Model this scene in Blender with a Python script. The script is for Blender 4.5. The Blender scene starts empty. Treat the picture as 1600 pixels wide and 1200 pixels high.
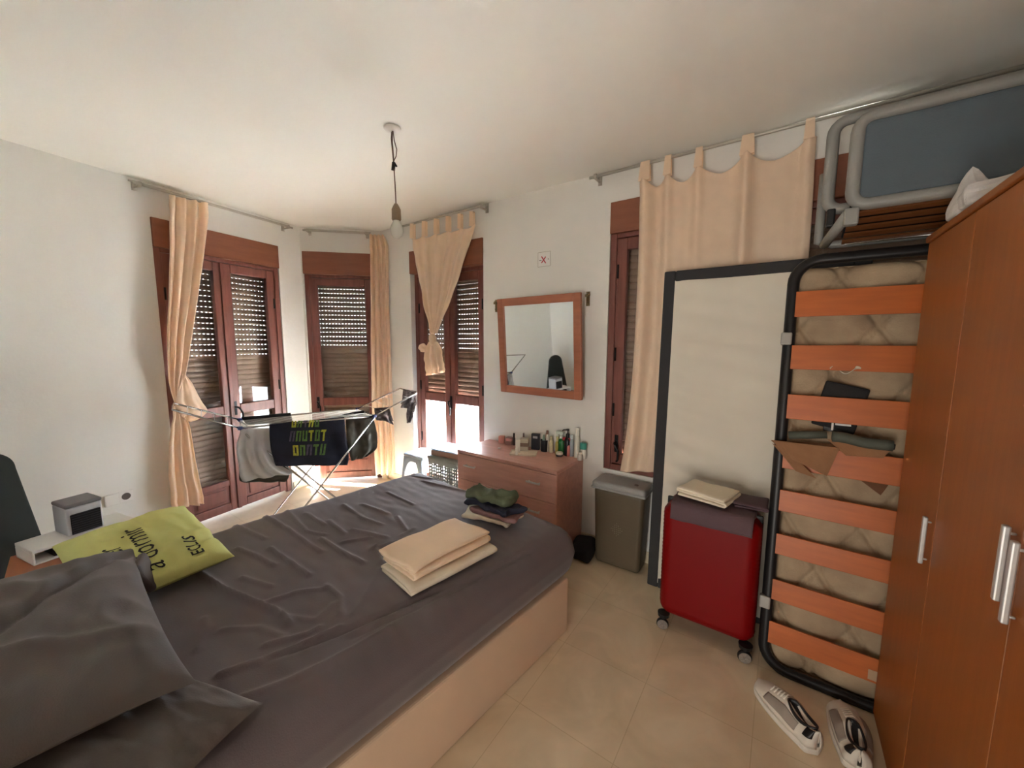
import bpy, math, random
from math import sin, cos, pi, radians, sqrt, exp, atan2
from mathutils import Vector, Matrix, noise
random.seed(7)
scene = bpy.context.scene
COL = scene.collection
V = Vector

# ---------------------------------------------------------------- camera
FPX = 600.0; CAMH = 1.5
_yaw = radians(35.2); _p = radians(6.4); _r = radians(0.2)
Fh = V((-sin(_yaw), cos(_yaw), 0)); R0 = V((cos(_yaw), sin(_yaw), 0)); Z = V((0, 0, 1))
F = Fh*cos(_p) - Z*sin(_p); U0 = R0.cross(F)
R = R0*cos(_r) + U0*sin(_r); U = -R0*sin(_r) + U0*cos(_r)
CP = V((0, 0, CAMH))
cam = bpy.data.cameras.new('camera'); cam.sensor_width = 36; cam.lens = 36*FPX/1600; cam.clip_start = .02
camo = bpy.data.objects.new('camera', cam); COL.objects.link(camo)
M4 = Matrix((( R.x, U.x, -F.x, CP.x), (R.y, U.y, -F.y, CP.y), (R.z, U.z, -F.z, CP.z), (0, 0, 0, 1)))
camo.matrix_world = M4
scene.camera = camo

def ray(x, y): return F + R*((x-800)/FPX) - U*((y-600)/FPX)
def onz(x, y, z):
    d = ray(x, y); return CP + d*((z-CAMH)/d.z)
def onp(x, y, P, n):
    d = ray(x, y); n = V(n); return CP + d*((V(P)-CP).dot(n)/d.dot(n))
def ony(x, y, Y): return onp(x, y, (0, Y, 0), (0, 1, 0))
def onx(x, y, X): return onp(x, y, (X, 0, 0), (1, 0, 0))

# ---------------------------------------------------------------- materials
def srgb(c):
    return tuple(((v/255)/12.92 if v/255 <= .04045 else ((v/255+.055)/1.055)**2.4) for v in c) + (1,)
def mat(name, rgb, rough=.6, metal=0, var=0, vscale=8, bump=0, bscale=60, wood=None, stretch=(1, 1, 1), spec=.5, sheen=0, trans=0, coat=0, bands=None, second=None):
    m = bpy.data.materials.new(name); m.use_nodes = True
    nt = m.node_tree; N = nt.nodes; L = nt.links
    b = N['Principled BSDF']; c = srgb(rgb)
    b.inputs['Base Color'].default_value = c; b.inputs['Roughness'].default_value = rough
    b.inputs['Metallic'].default_value = metal; b.inputs['Specular IOR Level'].default_value = spec
    if sheen: b.inputs['Sheen Weight'].default_value = sheen
    if coat: b.inputs['Coat Weight'].default_value = coat; b.inputs['Coat Roughness'].default_value = .15
    tc = N.new('ShaderNodeTexCoord'); mp = N.new('ShaderNodeMapping'); mp.inputs['Scale'].default_value = stretch
    L.new(tc.outputs['Object'], mp.inputs['Vector'])
    if var or second:
        nz = N.new('ShaderNodeTexNoise'); nz.inputs['Scale'].default_value = vscale; nz.inputs['Detail'].default_value = 5
        L.new(mp.outputs[0], nz.inputs['Vector'])
        rp = N.new('ShaderNodeValToRGB'); rp.color_ramp.elements[0].position = .3; rp.color_ramp.elements[1].position = .7
        s = srgb(second) if second else tuple(max(0, v*(1-var)) for v in c[:3])+(1,)
        rp.color_ramp.elements[0].color = s
        rp.color_ramp.elements[1].color = c if second else tuple(min(1, v*(1+var*.6)) for v in c[:3])+(1,)
        L.new(nz.outputs['Fac'], rp.inputs['Fac']); L.new(rp.outputs['Color'], b.inputs['Base Color'])
    if bump:
        nb = N.new('ShaderNodeTexNoise'); nb.inputs['Scale'].default_value = bscale; nb.inputs['Detail'].default_value = 3
        L.new(mp.outputs[0], nb.inputs['Vector'])
        bp = N.new('ShaderNodeBump'); bp.inputs['Strength'].default_value = bump; bp.inputs['Distance'].default_value = .01
        L.new(nb.outputs['Fac'], bp.inputs['Height']); L.new(bp.outputs[0], b.inputs['Normal'])
    if trans:   # cloth that lets light through
        tr = N.new('ShaderNodeBsdfTranslucent'); tr.inputs['Color'].default_value = c
        mx = N.new('ShaderNodeMixShader'); mx.inputs[0].default_value = trans
        L.new(b.outputs[0], mx.inputs[1]); L.new(tr.outputs[0], mx.inputs[2]); L.new(mx.outputs[0], N['Material Output'].inputs[0])
    return m
def glass(name, tint=(1, 1, 1, 1), refl=.1):
    m = bpy.data.materials.new(name); m.use_nodes = True; nt = m.node_tree; N = nt.nodes; L = nt.links
    N.remove(N['Principled BSDF'])
    t = N.new('ShaderNodeBsdfTransparent'); t.inputs[0].default_value = tint
    g = N.new('ShaderNodeBsdfGlossy'); g.inputs['Roughness'].default_value = 0.01
    lw = N.new('ShaderNodeLayerWeight'); lw.inputs[0].default_value = .5
    pw = N.new('ShaderNodeMath'); pw.operation = 'POWER'; pw.inputs[1].default_value = 4
    ma = N.new('ShaderNodeMath'); ma.operation = 'MULTIPLY_ADD'; ma.inputs[1].default_value = .9; ma.inputs[2].default_value = .03
    L.new(lw.outputs['Facing'], pw.inputs[0]); L.new(pw.outputs[0], ma.inputs[0])
    mx = N.new('ShaderNodeMixShader')
    L.new(ma.outputs[0], mx.inputs[0]); L.new(t.outputs[0], mx.inputs[1]); L.new(g.outputs[0], mx.inputs[2])
    L.new(mx.outputs[0], N['Material Output'].inputs[0]); return m

MT = {}
MT['wall'] = mat('wall_paint', (228, 227, 222), .75, var=.03, vscale=2.5, bump=.12, bscale=45)
MT['ceiling'] = mat('ceiling_paint', (236, 235, 228), .7, var=.02, vscale=1.5, bump=.06, bscale=30)
MT['doorwood'] = mat('red_brown_door_wood', (126, 76, 66), .42, var=.22, vscale=6, stretch=(6, 6, .6), spec=.5)
MT['boxwood'] = mat('shutter_box_wood', (138, 84, 60), .5, var=.12, vscale=5, stretch=(.8, 6, 6))
MT['shutter'] = mat('shutter_slats', (140, 118, 100), .45, var=.08, vscale=10)
MT['chrome'] = mat('chrome', (205, 205, 205), .22, 1)
MT['rail'] = mat('rail_metal', (186, 182, 172), .4, .25)
MT['blackmetal'] = mat('black_metal', (30, 28, 28), .4, .5)
MT['glass'] = glass('window_glass')
MT['curtain'] = mat('apricot_curtain', (250, 230, 206), .55, var=.06, vscale=14, bump=.1, bscale=200, trans=.35, sheen=.3)
MT['wardrobe'] = mat('orange_cherry_laminate', (144, 80, 26), .42, var=.1, vscale=5, stretch=(9, 9, .7), bump=.02, bscale=30)
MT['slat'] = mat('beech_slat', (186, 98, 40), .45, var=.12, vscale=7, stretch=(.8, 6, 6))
MT['slatdark'] = mat('dark_brown_slat', (112, 66, 30), .5, var=.12, vscale=7, stretch=(.8, 6, 6))  # darker brown for the slats under the folding bed
MT['dresser'] = mat('cherry_dresser', (200, 150, 136), .4, var=.12, vscale=5, stretch=(.8, 7, 7))
MT['sheet'] = mat('charcoal_sheet', (98, 88, 91), .72, var=.06, vscale=6, bump=.12, bscale=260, sheen=.2)
MT['pillow'] = mat('dark_pillowcase', (95, 88, 86), .78, var=.06, vscale=5, bump=.15, bscale=260, sheen=.15)
MT['bedbase'] = mat('beige_bed_base', (216, 190, 164), .6, var=.04, vscale=4, bump=.04, bscale=150)
MT['green'] = mat('lime_green_pillow', (206, 208, 128), .75, var=.1, vscale=5, bump=.1, bscale=220)
MT['ink'] = mat('black_print', (22, 24, 20), .7)
MT['beige'] = mat('sand_cloth', (244, 218, 190), .85, var=.05, vscale=8, bump=.15, bscale=240)
MT['cream'] = mat('cream_cloth', (226, 214, 194), .85, var=.04, vscale=8, bump=.15, bscale=240)
MT['whitecloth'] = mat('white_cloth', (232, 220, 198), .85, var=.03, vscale=8, bump=.2, bscale=200)
MT['plum'] = mat('plum_cloth', (92, 72, 78), .85, var=.1, vscale=8, bump=.15, bscale=200)
MT['olive'] = mat('sage_cloth', (98, 108, 84), .85, var=.15, vscale=14, bump=.2, bscale=120)
MT['navy'] = mat('navy_cloth', (34, 38, 58), .85, var=.1, vscale=14, bump=.2, bscale=120)
MT['pink'] = mat('dusty_pink_cloth', (150, 112, 110), .85, var=.1, vscale=14, bump=.2, bscale=120)
MT['greycloth'] = mat('grey_cloth', (204, 206, 210), .85, var=.08, vscale=8, bump=.12, bscale=160, trans=.15)
MT['darkgrey'] = mat('charcoal_cloth', (74, 72, 64), .85, var=.1, vscale=8, bump=.12, bscale=160)
MT['black'] = mat('black_cloth', (26, 25, 27), .8, bump=.1, bscale=160)
MT['sock'] = mat('mottled_grey_cloth', (120, 108, 106), .85, second=(62, 54, 58), vscale=45)
MT['red'] = mat('red_suitcase_shell', (122, 0, 4), .45, spec=.25, var=.05, vscale=3)
MT['blackplastic'] = mat('black_plastic', (24, 24, 25), .45)
MT['wheel'] = mat('grey_wheel', (150, 142, 135), .4, .3)
MT['darkrim'] = mat('dark_grey_fabric_rim', (52, 52, 54), .85, bump=.15, bscale=220)
MT['tube'] = mat('black_steel_tube', (38, 37, 38), .4, .4)
MT['mattress'] = mat('cream_quilted_ticking', (190, 168, 138), .85, second=(160, 138, 112), vscale=7, bump=.15, bscale=150)
MT['whitefabric'] = mat('white_stretched_fabric', (216, 210, 196), .7, var=.03, vscale=3, bump=.05, bscale=200)
MT['basket'] = mat('taupe_plastic_basket', (96, 86, 68), .5, var=.04, vscale=8)
MT['lid'] = mat('silver_grey_lid', (150, 150, 148), .45, var=.04, vscale=8)
MT['greytube'] = mat('grey_painted_steel', (150, 150, 146), .5, .1)
MT['bluegrey'] = mat('blue_grey_padding', (92, 104, 112), .8, var=.1, vscale=3, bump=.15, bscale=200)
MT['cardboard'] = mat('brown_cardboard', (150, 108, 74), .8, var=.1, vscale=9, bump=.05)
MT['greengrey'] = mat('grey_green_paper', (84, 88, 78), .7, var=.1, vscale=10)
MT['plasticbag'] = mat('white_plastic_bag', (235, 232, 230), .35, var=.04, vscale=10, trans=.3)
MT['lilac'] = mat('lilac_plastic', (150, 138, 146), .4, trans=.3)
MT['white'] = mat('white_plastic', (228, 226, 222), .4)
MT['bluewhite'] = mat('pale_blue_plastic', (196, 210, 226), .4, var=.04)
MT['greyplastic'] = mat('grey_green_plastic', (150, 158, 152), .5, var=.04)
MT['nightwood'] = mat('brown_nightstand_wood', (168, 104, 70), .45, var=.15, vscale=6, stretch=(1, 7, 7))
MT['coolergrey'] = mat('light_grey_plastic', (196, 198, 204), .45)
MT['coolertop'] = mat('mid_grey_plastic', (122, 118, 122), .5)
MT['board'] = mat('dark_green_grey_cover', (44, 50, 48), .85, bump=.1, bscale=150)
MT['palegrey'] = mat('pale_grey_fabric', (150, 152, 146), .85, bump=.1, bscale=150)
MT['shoewhite'] = mat('white_trainer', (215, 208, 196), .6, var=.05, vscale=20)
MT['shoegrey'] = mat('grey_trainer_panel', (150, 140, 130), .7)
MT['mirrorframe'] = mat('mirror_frame_wood', (168, 104, 76), .45, var=.12, vscale=6, stretch=(1, 7, 7))
MT['mirror'] = mat('mirror_silver', (235, 238, 236), .02, 1)
MT['brass'] = mat('aged_brass', (140, 125, 90), .4, .8)
MT['cable'] = mat('brown_cable', (96, 70, 56), .6)
MT['socketbrown'] = mat('brown_lamp_holder', (118, 98, 72), .5)
MT['bulb'] = mat('frosted_bulb', (225, 225, 218), .25, trans=.4)
MT['alu'] = mat('brushed_aluminium', (196, 196, 194), .42, .6)
MT['basepaint'] = mat('cream_marble_skirting', (212, 198, 172), .3, var=.08, vscale=4)
MT['bouncefloor'] = mat('balcony_bounce_floor', (232, 229, 222), .8, var=.05)  # made pale so the balcony floor bounces sunlight up to the ceiling

def floor_mat():
    m = bpy.data.materials.new('cream_marble_tiles'); m.use_nodes = True; nt = m.node_tree; N = nt.nodes; L = nt.links
    b = N['Principled BSDF']; b.inputs['Roughness'].default_value = .28
    tc = N.new('ShaderNodeTexCoord'); mp = N.new('ShaderNodeMapping'); mp.inputs['Rotation'].default_value[2] = radians(0)
    L.new(tc.outputs['Object'], mp.inputs['Vector'])
    br = N.new('ShaderNodeTexBrick'); br.offset = 0; br.inputs['Scale'].default_value = 1
    br.inputs['Brick Width'].default_value = .4; br.inputs['Row Height'].default_value = .4
    br.inputs['Mortar Size'].default_value = .0018; br.inputs['Mortar Smooth'].default_value = .3
    br.inputs['Color1'].default_value = srgb((226, 208, 180)); br.inputs['Color2'].default_value = srgb((222, 203, 174)); br.inputs['Mortar'].default_value = srgb((204, 184, 152))
    L.new(mp.outputs[0], br.inputs['Vector'])
    n1 = N.new('ShaderNodeTexNoise'); n1.inputs['Scale'].default_value = 3.5; n1.inputs['Detail'].default_value = 8; n1.inputs['Distortion'].default_value = 1.2
    L.new(tc.outputs['Object'], n1.inputs['Vector'])
    r1 = N.new('ShaderNodeValToRGB'); r1.color_ramp.elements[0].position = .35; r1.color_ramp.elements[1].position = .65
    r1.color_ramp.elements[0].color = (.82, .8, .76, 1); r1.color_ramp.elements[1].color = (1, 1, 1, 1)
    L.new(n1.outputs['Fac'], r1.inputs['Fac'])
    mx = N.new('ShaderNodeMixRGB'); mx.blend_type = 'MULTIPLY'; mx.inputs[0].default_value = 1
    L.new(br.outputs['Color'], mx.inputs[1]); L.new(r1.outputs['Color'], mx.inputs[2])
    n2 = N.new('ShaderNodeTexNoise'); n2.inputs['Scale'].default_value = 9; n2.inputs['Detail'].default_value = 3
    L.new(tc.outputs['Object'], n2.inputs['Vector'])
    r2 = N.new('ShaderNodeValToRGB'); r2.color_ramp.elements[0].position = .74; r2.color_ramp.elements[1].position = .78
    r2.color_ramp.elements[0].color = (1, 1, 1, 1); r2.color_ramp.elements[1].color = (.62, .5, .38, 1)
    L.new(n2.outputs['Fac'], r2.inputs['Fac'])
    m2 = N.new('ShaderNodeMixRGB'); m2.blend_type = 'MULTIPLY'; m2.inputs[0].default_value = 1
    L.new(mx.outputs[0], m2.inputs[1]); L.new(r2.outputs['Color'], m2.inputs[2]); L.new(m2.outputs[0], b.inputs['Base Color'])
    return m
MT['floor'] = floor_mat()

# ---------------------------------------------------------------- mesh helper
class MB:
    def __init__(s): s.v = []; s.f = []
    def add(s, vs, fs):
        o = len(s.v); s.v += [V(v) for v in vs]; s.f += [tuple(i+o for i in f) for f in fs]
    def box(s, a, b, M=None):
        x0, y0, z0 = a; x1, y1, z1 = b
        vs = [V(p) for p in ((x0,y0,z0),(x1,y0,z0),(x1,y1,z0),(x0,y1,z0),(x0,y0,z1),(x1,y0,z1),(x1,y1,z1),(x0,y1,z1))]
        if M: vs = [M @ v for v in vs]
        s.add(vs, [(0,3,2,1),(4,5,6,7),(0,1,5,4),(1,2,6,5),(2,3,7,6),(3,0,4,7)]); return s
    def tube(s, pts, r, n=8, closed=False, flat=None):
        pts = [V(p) for p in pts]; m = len(pts); rings = []
        up = None
        for i, p in enumerate(pts):
            if closed: t = (pts[(i+1) % m]-pts[i-1])
            else: t = pts[min(i+1, m-1)]-pts[max(i-1, 0)]
            t.normalize()
            if up is None:
                up = V((0, 0, 1)) if abs(t.z) < .9 else V((1, 0, 0))
            a = t.cross(up)
            if a.length < 1e-5: a = t.cross(V((1, .3, .2)))
            a.normalize(); b = a.cross(t); b.normalize(); up = b
            rr = r[i] if isinstance(r, (list, tuple)) else r
            fl = flat or 1
            rings.append([p + a*cos(2*pi*k/n)*rr + b*sin(2*pi*k/n)*rr*fl for k in range(n)])
        vs = [v for g in rings for v in g]; fs = []
        e = m if closed else m-1
        for i in range(e):
            j = (i+1) % m
            for k in range(n):
                l = (k+1) % n; fs.append((i*n+k, i*n+l, j*n+l, j*n+k))
        if not closed: fs.append(tuple(range(n-1, -1, -1))); fs.append(tuple((m-1)*n+k for k in range(n)))
        s.add(vs, fs); return s
    def lathe(s, prof, c=(0, 0, 0), n=20, M=None, sx=1, sy=1):
        c = V(c); vs = []; fs = []; m = len(prof)
        for r, z in prof:
            for k in range(n):
                a = 2*pi*k/n; p = V((r*cos(a)*sx, r*sin(a)*sy, z)); vs.append(c + (M @ p if M else p))
        for i in range(m-1):
            for k in range(n):
                l = (k+1) % n; fs.append((i*n+k, i*n+l, (i+1)*n+l, (i+1)*n+k))
        fs.append(tuple(range(n-1, -1, -1))); fs.append(tuple((m-1)*n+k for k in range(n)))
        s.add(vs, fs); return s
    def grid(s, fn, nu, nv, wrapu=False):
        vs = [fn(i/(nu-(0 if wrapu else 1)), j/(nv-1)) for j in range(nv) for i in range(nu)]; fs = []
        for j in range(nv-1):
            for i in range(nu if wrapu else nu-1):
                k = (i+1) % nu; fs.append((j*nu+i, j*nu+k, (j+1)*nu+k, (j+1)*nu+i))
        s.add(vs, fs); return s
    def prism(s, poly, z0, z1, M=None):
        n = len(poly); vs = [V((x, y, z0)) for x, y in poly] + [V((x, y, z1)) for x, y in poly]
        if M: vs = [M @ v for v in vs]
        s.add(vs, [tuple(range(n-1, -1, -1)), tuple(range(n, 2*n))] + [(i, (i+1) % n, n+(i+1) % n, n+i) for i in range(n)]); return s
    def rbox(s, dims, rad, c=(0, 0, 0), step=.02, M=None, disp=None):
        """box whose edges are all rounded, built from a fine grid"""
        d = V(dims)/2; inner = V([max(0, q-rad) for q in d]); seen = {}; vs = []; fs = []
        def vid(p):
            k = (round(p.x, 5), round(p.y, 5), round(p.z, 5))
            if k not in seen:
                q = V([max(-inner[i], min(inner[i], p[i])) for i in range(3)]); e = p-q
                w = q + e.normalized()*rad if e.length > 1e-9 else p
                if disp: w = disp(w)
                seen[k] = len(vs); vs.append((M @ w if M else w)+V(c))
            return seen[k]
        def cuts(h):
            n = max(2, int(2*h/step)); base = [-h+2*h*i/n for i in range(n+1)]
            ext = [-h+rad*t for t in (.15, .35, .6)] + [h-rad*t for t in (.15, .35, .6)]
            return sorted(set([round(t, 5) for t in base+ext]))
        C = [cuts(d[i]) for i in range(3)]
        for ax in range(3):
            a, b = (ax+1) % 3, (ax+2) % 3
            for sg in (-1, 1):
                for i in range(len(C[a])-1):
                    for j in range(len(C[b])-1):
                        q = []
                        for (ii, jj) in ((i, j), (i+1, j), (i+1, j+1), (i, j+1)):
                            p = V((0, 0, 0)); p[ax] = sg*d[ax]; p[a] = C[a][ii]; p[b] = C[b][jj]; q.append(vid(p))
                        if sg < 0: q.reverse()
                        if len(set(q)) == 4: fs.append(tuple(q))
        s.add(vs, fs); return s
    def build(s, name, m, parent=None, smooth=False, bevel=0, solid=0, world=False, sub=0, M=None, seg=2):
        me = bpy.data.meshes.new(name)
        vs = s.v
        if M: vs = [M @ v for v in vs]
        if world and parent is not None:
            o = parent; off = V((0, 0, 0))
            while o is not None: off += o.location; o = o.parent
            vs = [v-off for v in vs]
        me.from_pydata([tuple(v) for v in vs], [], s.f); me.update()
        me.materials.append(MT[m] if isinstance(m, str) else m)
        o = bpy.data.objects.new(name, me); COL.objects.link(o)
        if parent is not None: o.parent = parent
        if smooth:
            me.polygons.foreach_set('use_smooth', [True]*len(me.polygons))
        if solid:
            q = o.modifiers.new('s', 'SOLIDIFY'); q.thickness = solid; q.offset = 0
        if sub:
            q = o.modifiers.new('u', 'SUBSURF'); q.levels = sub; q.render_levels = sub
        if bevel:
            q = o.modifiers.new('b', 'BEVEL'); q.width = bevel; q.segments = seg; q.limit_method = 'ANGLE'; q.angle_limit = radians(40)
            q.harden_normals = False
        return o

def tag(o, label, cat, group=None, kind=None):
    if label: o['label'] = label
    if cat: o['category'] = cat
    if group: o['group'] = group
    if kind: o['kind'] = kind
    return o
def thing(name, loc, label, cat, rz=0, group=None, kind=None):
    o = bpy.data.objects.new(name, None); COL.objects.link(o); o.location = V(loc); o.rotation_euler = (0, 0, rz)
    o.empty_display_size = .1
    return tag(o, label, cat, group, kind)
def struct(o): o['kind'] = 'structure'; return o
def copy_tree(o, parent=None):
    c = o.copy(); COL.objects.link(c); c.parent = parent
    for ch in [x for x in bpy.data.objects if x.parent == o]: copy_tree(ch, c)
    return c
def rotM(axis, a): return Matrix.Rotation(a, 4, axis)
def T(*v): return Matrix.Translation(V(v))
def nz(p, s=1.0, sd=0): return noise.noise(V((p[0]*s+sd*7.3, p[1]*s+sd*3.1, p[2]*s-sd*5.7)))
def arc(c, r, a0, a1, n, ax=0, ay=1):
    out = []
    for i in range(n+1):
        a = a0+(a1-a0)*i/n; p = V(c); p[ax] += r*cos(a); p[ay] += r*sin(a); out.append(p)
    return out

CEIL = 2.61
# ================================================================ ROOM
OL = V((-3.526, -.42, 0)); TL = V((-.1875, .9823, 0)).normalized()
C1 = OL + TL*2.464; C2 = V((-3.45, 2.55, 0)); TM = (C2-C1).normalized(); LM = (C2-C1).length
TF = V((1, 0, 0))
def frame(o, t): return Matrix(((t.x, -t.y, 0, o.x), (t.y, t.x, 0, o.y), (0, 0, 1, o.z), (0, 0, 0, 1)))   # x along, y outward
FL, FM, FF = frame(OL, TL), frame(C1, TM), frame(C2, TF)
NL, NM, NF = V((TL.y, -TL.x, 0)), V((TM.y, -TM.x, 0)), V((0, -1, 0))     # inward normals
TH = .22
def wall(name, M, length, opens, e0=0, e1=0):
    mb = MB(); s = -e0
    for (a, b, z0, z1) in opens:
        mb.box((s, 0, 0), (a, TH, CEIL))
        if z0 > 0: mb.box((a, 0, 0), (b, TH, z0))
        mb.box((a, 0, z1), (b, TH, CEIL)); s = b
    mb.box((s, 0, 0), (length+e1, TH, CEIL))
    return struct(mb.build(name, 'wall', M=M))
D1 = (1.284, 2.228); D2 = (.014, .70); D3 = (.437, 1.354); D4 = (2.45, 4.20)
wall('wall_left', FL, 2.464, [(D1[0], D1[1], 0, 2.375)], e0=.2)
wall('wall_bay', FM, LM, [(D2[0], D2[1], 0, 2.38)])
wall('wall_front', FF, 4.45, [(D3[0], D3[1], 0, 2.35), (D4[0], D4[1], .60, 2.41)], e1=.2)
# small corner fillers behind the bay corners
for nm, a, n1, n2 in (('wall_bay_corner', C1, -NL, -NM), ('wall_bay_corner', C2, -NM, -NF)):
    mb = MB(); p = [a, a+n1*TH, a+(n1+n2).normalized()*TH*1.02, a+n2*TH]
    mb.prism([(q.x, q.y) for q in p], 0, CEIL); struct(mb.build(nm, 'wall'))
struct(MB().box((1.0, -.64, 0), (1.2, 2.75, CEIL)).build('wall_right', 'wall'))
DW = (-.72, .12)  # unseen doorway, added so the fill lamp can shine in
mb = MB().box((-3.75, -.62, 0), (DW[0], -.42, CEIL)).box((DW[1], -.62, 0), (1.0, -.42, CEIL)).box((DW[0], -.62, 2.05), (DW[1], -.42, CEIL))
struct(mb.build('wall_rear', 'wall'))
# unseen hallway, added to enclose the fill lamp behind the assumed doorway
mb = MB().box((-1.5, -2.1, 0), (1.0, -2.0, CEIL)).box((-1.6, -2.1, 0), (-1.5, -.62, CEIL)).box((1.0, -2.1, 0), (1.1, -.62, CEIL))
struct(mb.build('wall_added_hallway', 'wall'))
poly = [(-3.9, -.65), (-4.3, 2.2), (-3.5, 2.8), (1.2, 2.8), (1.2, -2.1), (-1.6, -2.1), (-1.6, -.65)]
struct(MB().prism(poly, -.1, 0).build('floor', 'floor'))
struct(MB().prism(poly, CEIL, CEIL+.12).build('ceiling', 'ceiling'))
# architrave of the unseen, added doorway
mb = MB()
for a, b in (((DW[0], -.62, 0), (DW[0]+.03, -.40, 2.05)), ((DW[1]-.03, -.62, 0), (DW[1], -.40, 2.05)), ((DW[0]+.03, -.62, 2.02), (DW[1]-.03, -.40, 2.05))): mb.box(a, b)
struct(mb.build('trim_1', 'doorwood'))
# skirtings
def base(name, M, segs):
    mb = MB()
    for a, b in segs: mb.box((a, -.012, 0), (b, 0, .08))
    struct(mb.build(name, 'basepaint', M=M, bevel=.003))
base('baseboard_left', FL, [(0, D1[0]-.01), (D1[1]+.01, 2.45)])
base('baseboard_bay', FM, [(D2[1]+.01, LM-.005)])
base('baseboard_front', FF, [(.01, D3[0]-.01), (D3[1]+.01, 4.44)])
# balcony outside
struct(MB().prism([(-6.4, -1), (-6.4, 5.6), (2, 5.6), (2, 2.8), (-3.5, 2.8), (-4.3, 2.2), (-3.9, -1)], -.16, -.02).build('balcony_floor', 'bouncefloor'))

# ---------------------------------------------------------------- windows
def shutter(mb, x0, x1, zb, zt, zslot, y, pitch=.045):
    z = zt
    while z > zb+.01:
        h = pitch if z-pitch >= zb else z-zb
        openj = z > zslot
        gap = .0013 if openj else -.0005
        # curved slat: six-sided profile
        zt_, zb_ = z-gap, z-h
        pr = [(y, zb_), (y-.006, zb_+(zt_-zb_)*.25), (y-.007, zb_+(zt_-zb_)*.5), (y-.005, zb_+(zt_-zb_)*.8), (y, zt_), (y+.006, zt_), (y+.006, zb_)]
        n = len(pr); vs = [V((x0, a, b)) for a, b in pr]+[V((x1, a, b)) for a, b in pr]
        mb.add(vs, [tuple(range(n)), tuple(range(2*n-1, n-1, -1))]+[(i, i+n, (i+1) % n+n, (i+1) % n) for i in range(n)])
        if openj:
            x = x0
            while x < x1:
                mb.box((x, y+.001, zt_), (min(x+.019, x1), y+.005, z)); x += .032
        z -= pitch
def window(idx, M, sp, ztop, zbox, zbot, leaves, panel, shut, handle, rec=.05, boxproj=.012, zmid=.90, sill=False, label=None):
    """leaves: list of (a,b); panel: height of the solid bottom panel"""
    root = thing('window_%d' % idx, (M @ V((sp[0], 0, zbot))), None, None, kind='structure')
    root.rotation_euler = (0, 0, atan2(M[1][0], M[0][0])); W = sp[1]-sp[0]; H = ztop-zbot
    def bld(mb, nm, m, par=root, **k): return mb.build(nm, m, par, **k)
    # local coordinates: x along the wall, y outward, z from the bottom
    zb = zbox-zbot
    mb = MB().box((0.001, -boxproj, zb), (W-.001, .19, H-.001)); bld(mb, 'shutter_box', 'boxwood', bevel=.004)
    fw = .045
    mb = MB().box((.001, rec-.02, 0), (fw, rec+.05, zb)).box((W-fw, rec-.02, 0), (W-.001, rec+.05, zb)).box((fw, rec-.02, zb-.03), (W-fw, rec+.05, zb))
    if zbot > 0: mb.box((fw, rec-.02, 0), (W-fw, rec+.05, .04))
    mb.box((fw, rec-.012, 0), (fw+.012, rec-.002, zb-.03)).box((W-fw-.012, rec-.012, 0), (W-fw, rec-.002, zb-.03))
    bld(mb, 'frame', 'doorwood', bevel=.004)
    lz0 = .015 if zbot == 0 else .045; lz1 = zb-.032
    for li, (a, b) in enumerate(leaves):
        st = .065; y0, y1 = rec-.01, rec+.035
        mb = MB().box((a, y0, lz0), (a+st, y1, lz1)).box((b-st, y0, lz0), (b, y1, lz1)).box((a+st, y0, lz1-.075), (b-st, y1, lz1))
        mb.box((a+st, y0, lz0), (b-st, y1, lz0+.07))
        if zmid: mb.box((a+st, y0, zmid-.045-zbot), (b-st, y1, zmid+.04-zbot))
        if panel: mb.box((a+st, y0, panel-.05), (b-st, y1, panel))
        leaf = bld(mb, 'leaf', 'doorwood', bevel=.006)
        glz = []
        lowz = panel if panel else lz0+.07
        if zmid: glz = [(lowz, zmid-.045-zbot), (zmid+.04-zbot, lz1-.075)]
        else: glz = [(lowz, lz1-.075)]
        for g0, g1 in glz:
            MB().box((a+st-.004, rec+.010, g0-.004), (b-st+.004, rec+.014, g1+.004)).build('pane', 'glass', leaf)
        if panel:
            mb = MB().box((a+st, rec+.004, lz0+.07), (b-st, rec+.022, panel-.05)).box((a+st+.03, rec-.006, lz0+.095), (b-st-.03, rec+.004, panel-.075))
            mb.build('bottom_panel', 'doorwood', leaf, bevel=.005)
        hx = a+.008 if li == 0 and len(leaves) > 1 else b-.008
        if len(leaves) == 1: hx = b-.008
        for hz in (.25, .5, .86):
            zz = lz0+(lz1-lz0)*hz
            MB().tube([(hx, y0-.006, zz-.045), (hx, y0-.006, zz+.045)], .007).build('hinge', 'blackmetal', leaf, smooth=True)
        if handle and handle[0] == li:
            hx, hz = handle[1], handle[2]-zbot
            mb = MB().box((hx-.012, y0-.012, hz-.07), (hx+.012, y0, hz+.05))
            mb.tube([(hx, y0-.01, hz), (hx, y0-.045, hz), (hx+.01, y0-.055, hz-.01), (hx+.03, y0-.055, hz-.05), (hx+.03, y0-.055, hz-.11), (hx+.02, y0-.05, hz-.125)], .008)
            mb.build('handle', 'blackmetal', leaf, bevel=.002)
    if len(leaves) > 1:
        c = leaves[0][1]
        bld(MB().box((c-.016, rec-.022, lz0), (c+.016, rec-.01, lz1)), 'cover_strip', 'doorwood', bevel=.004)
    mb = MB(); shutter(mb, .004, W-.004, shut[0]-zbot, zb+.01, shut[1]-zbot, .14)
    if shut[0]-zbot > .05: mb.box((.004, .13, shut[0]-zbot-.03), (W-.004, .15, shut[0]-zbot))
    bld(mb, 'roller_shutter', 'shutter')
    if sill: bld(MB().box((0.0, -.03, -.03), (W, rec-.02, 0)), 'window_sill', 'basepaint', bevel=.004)
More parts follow.
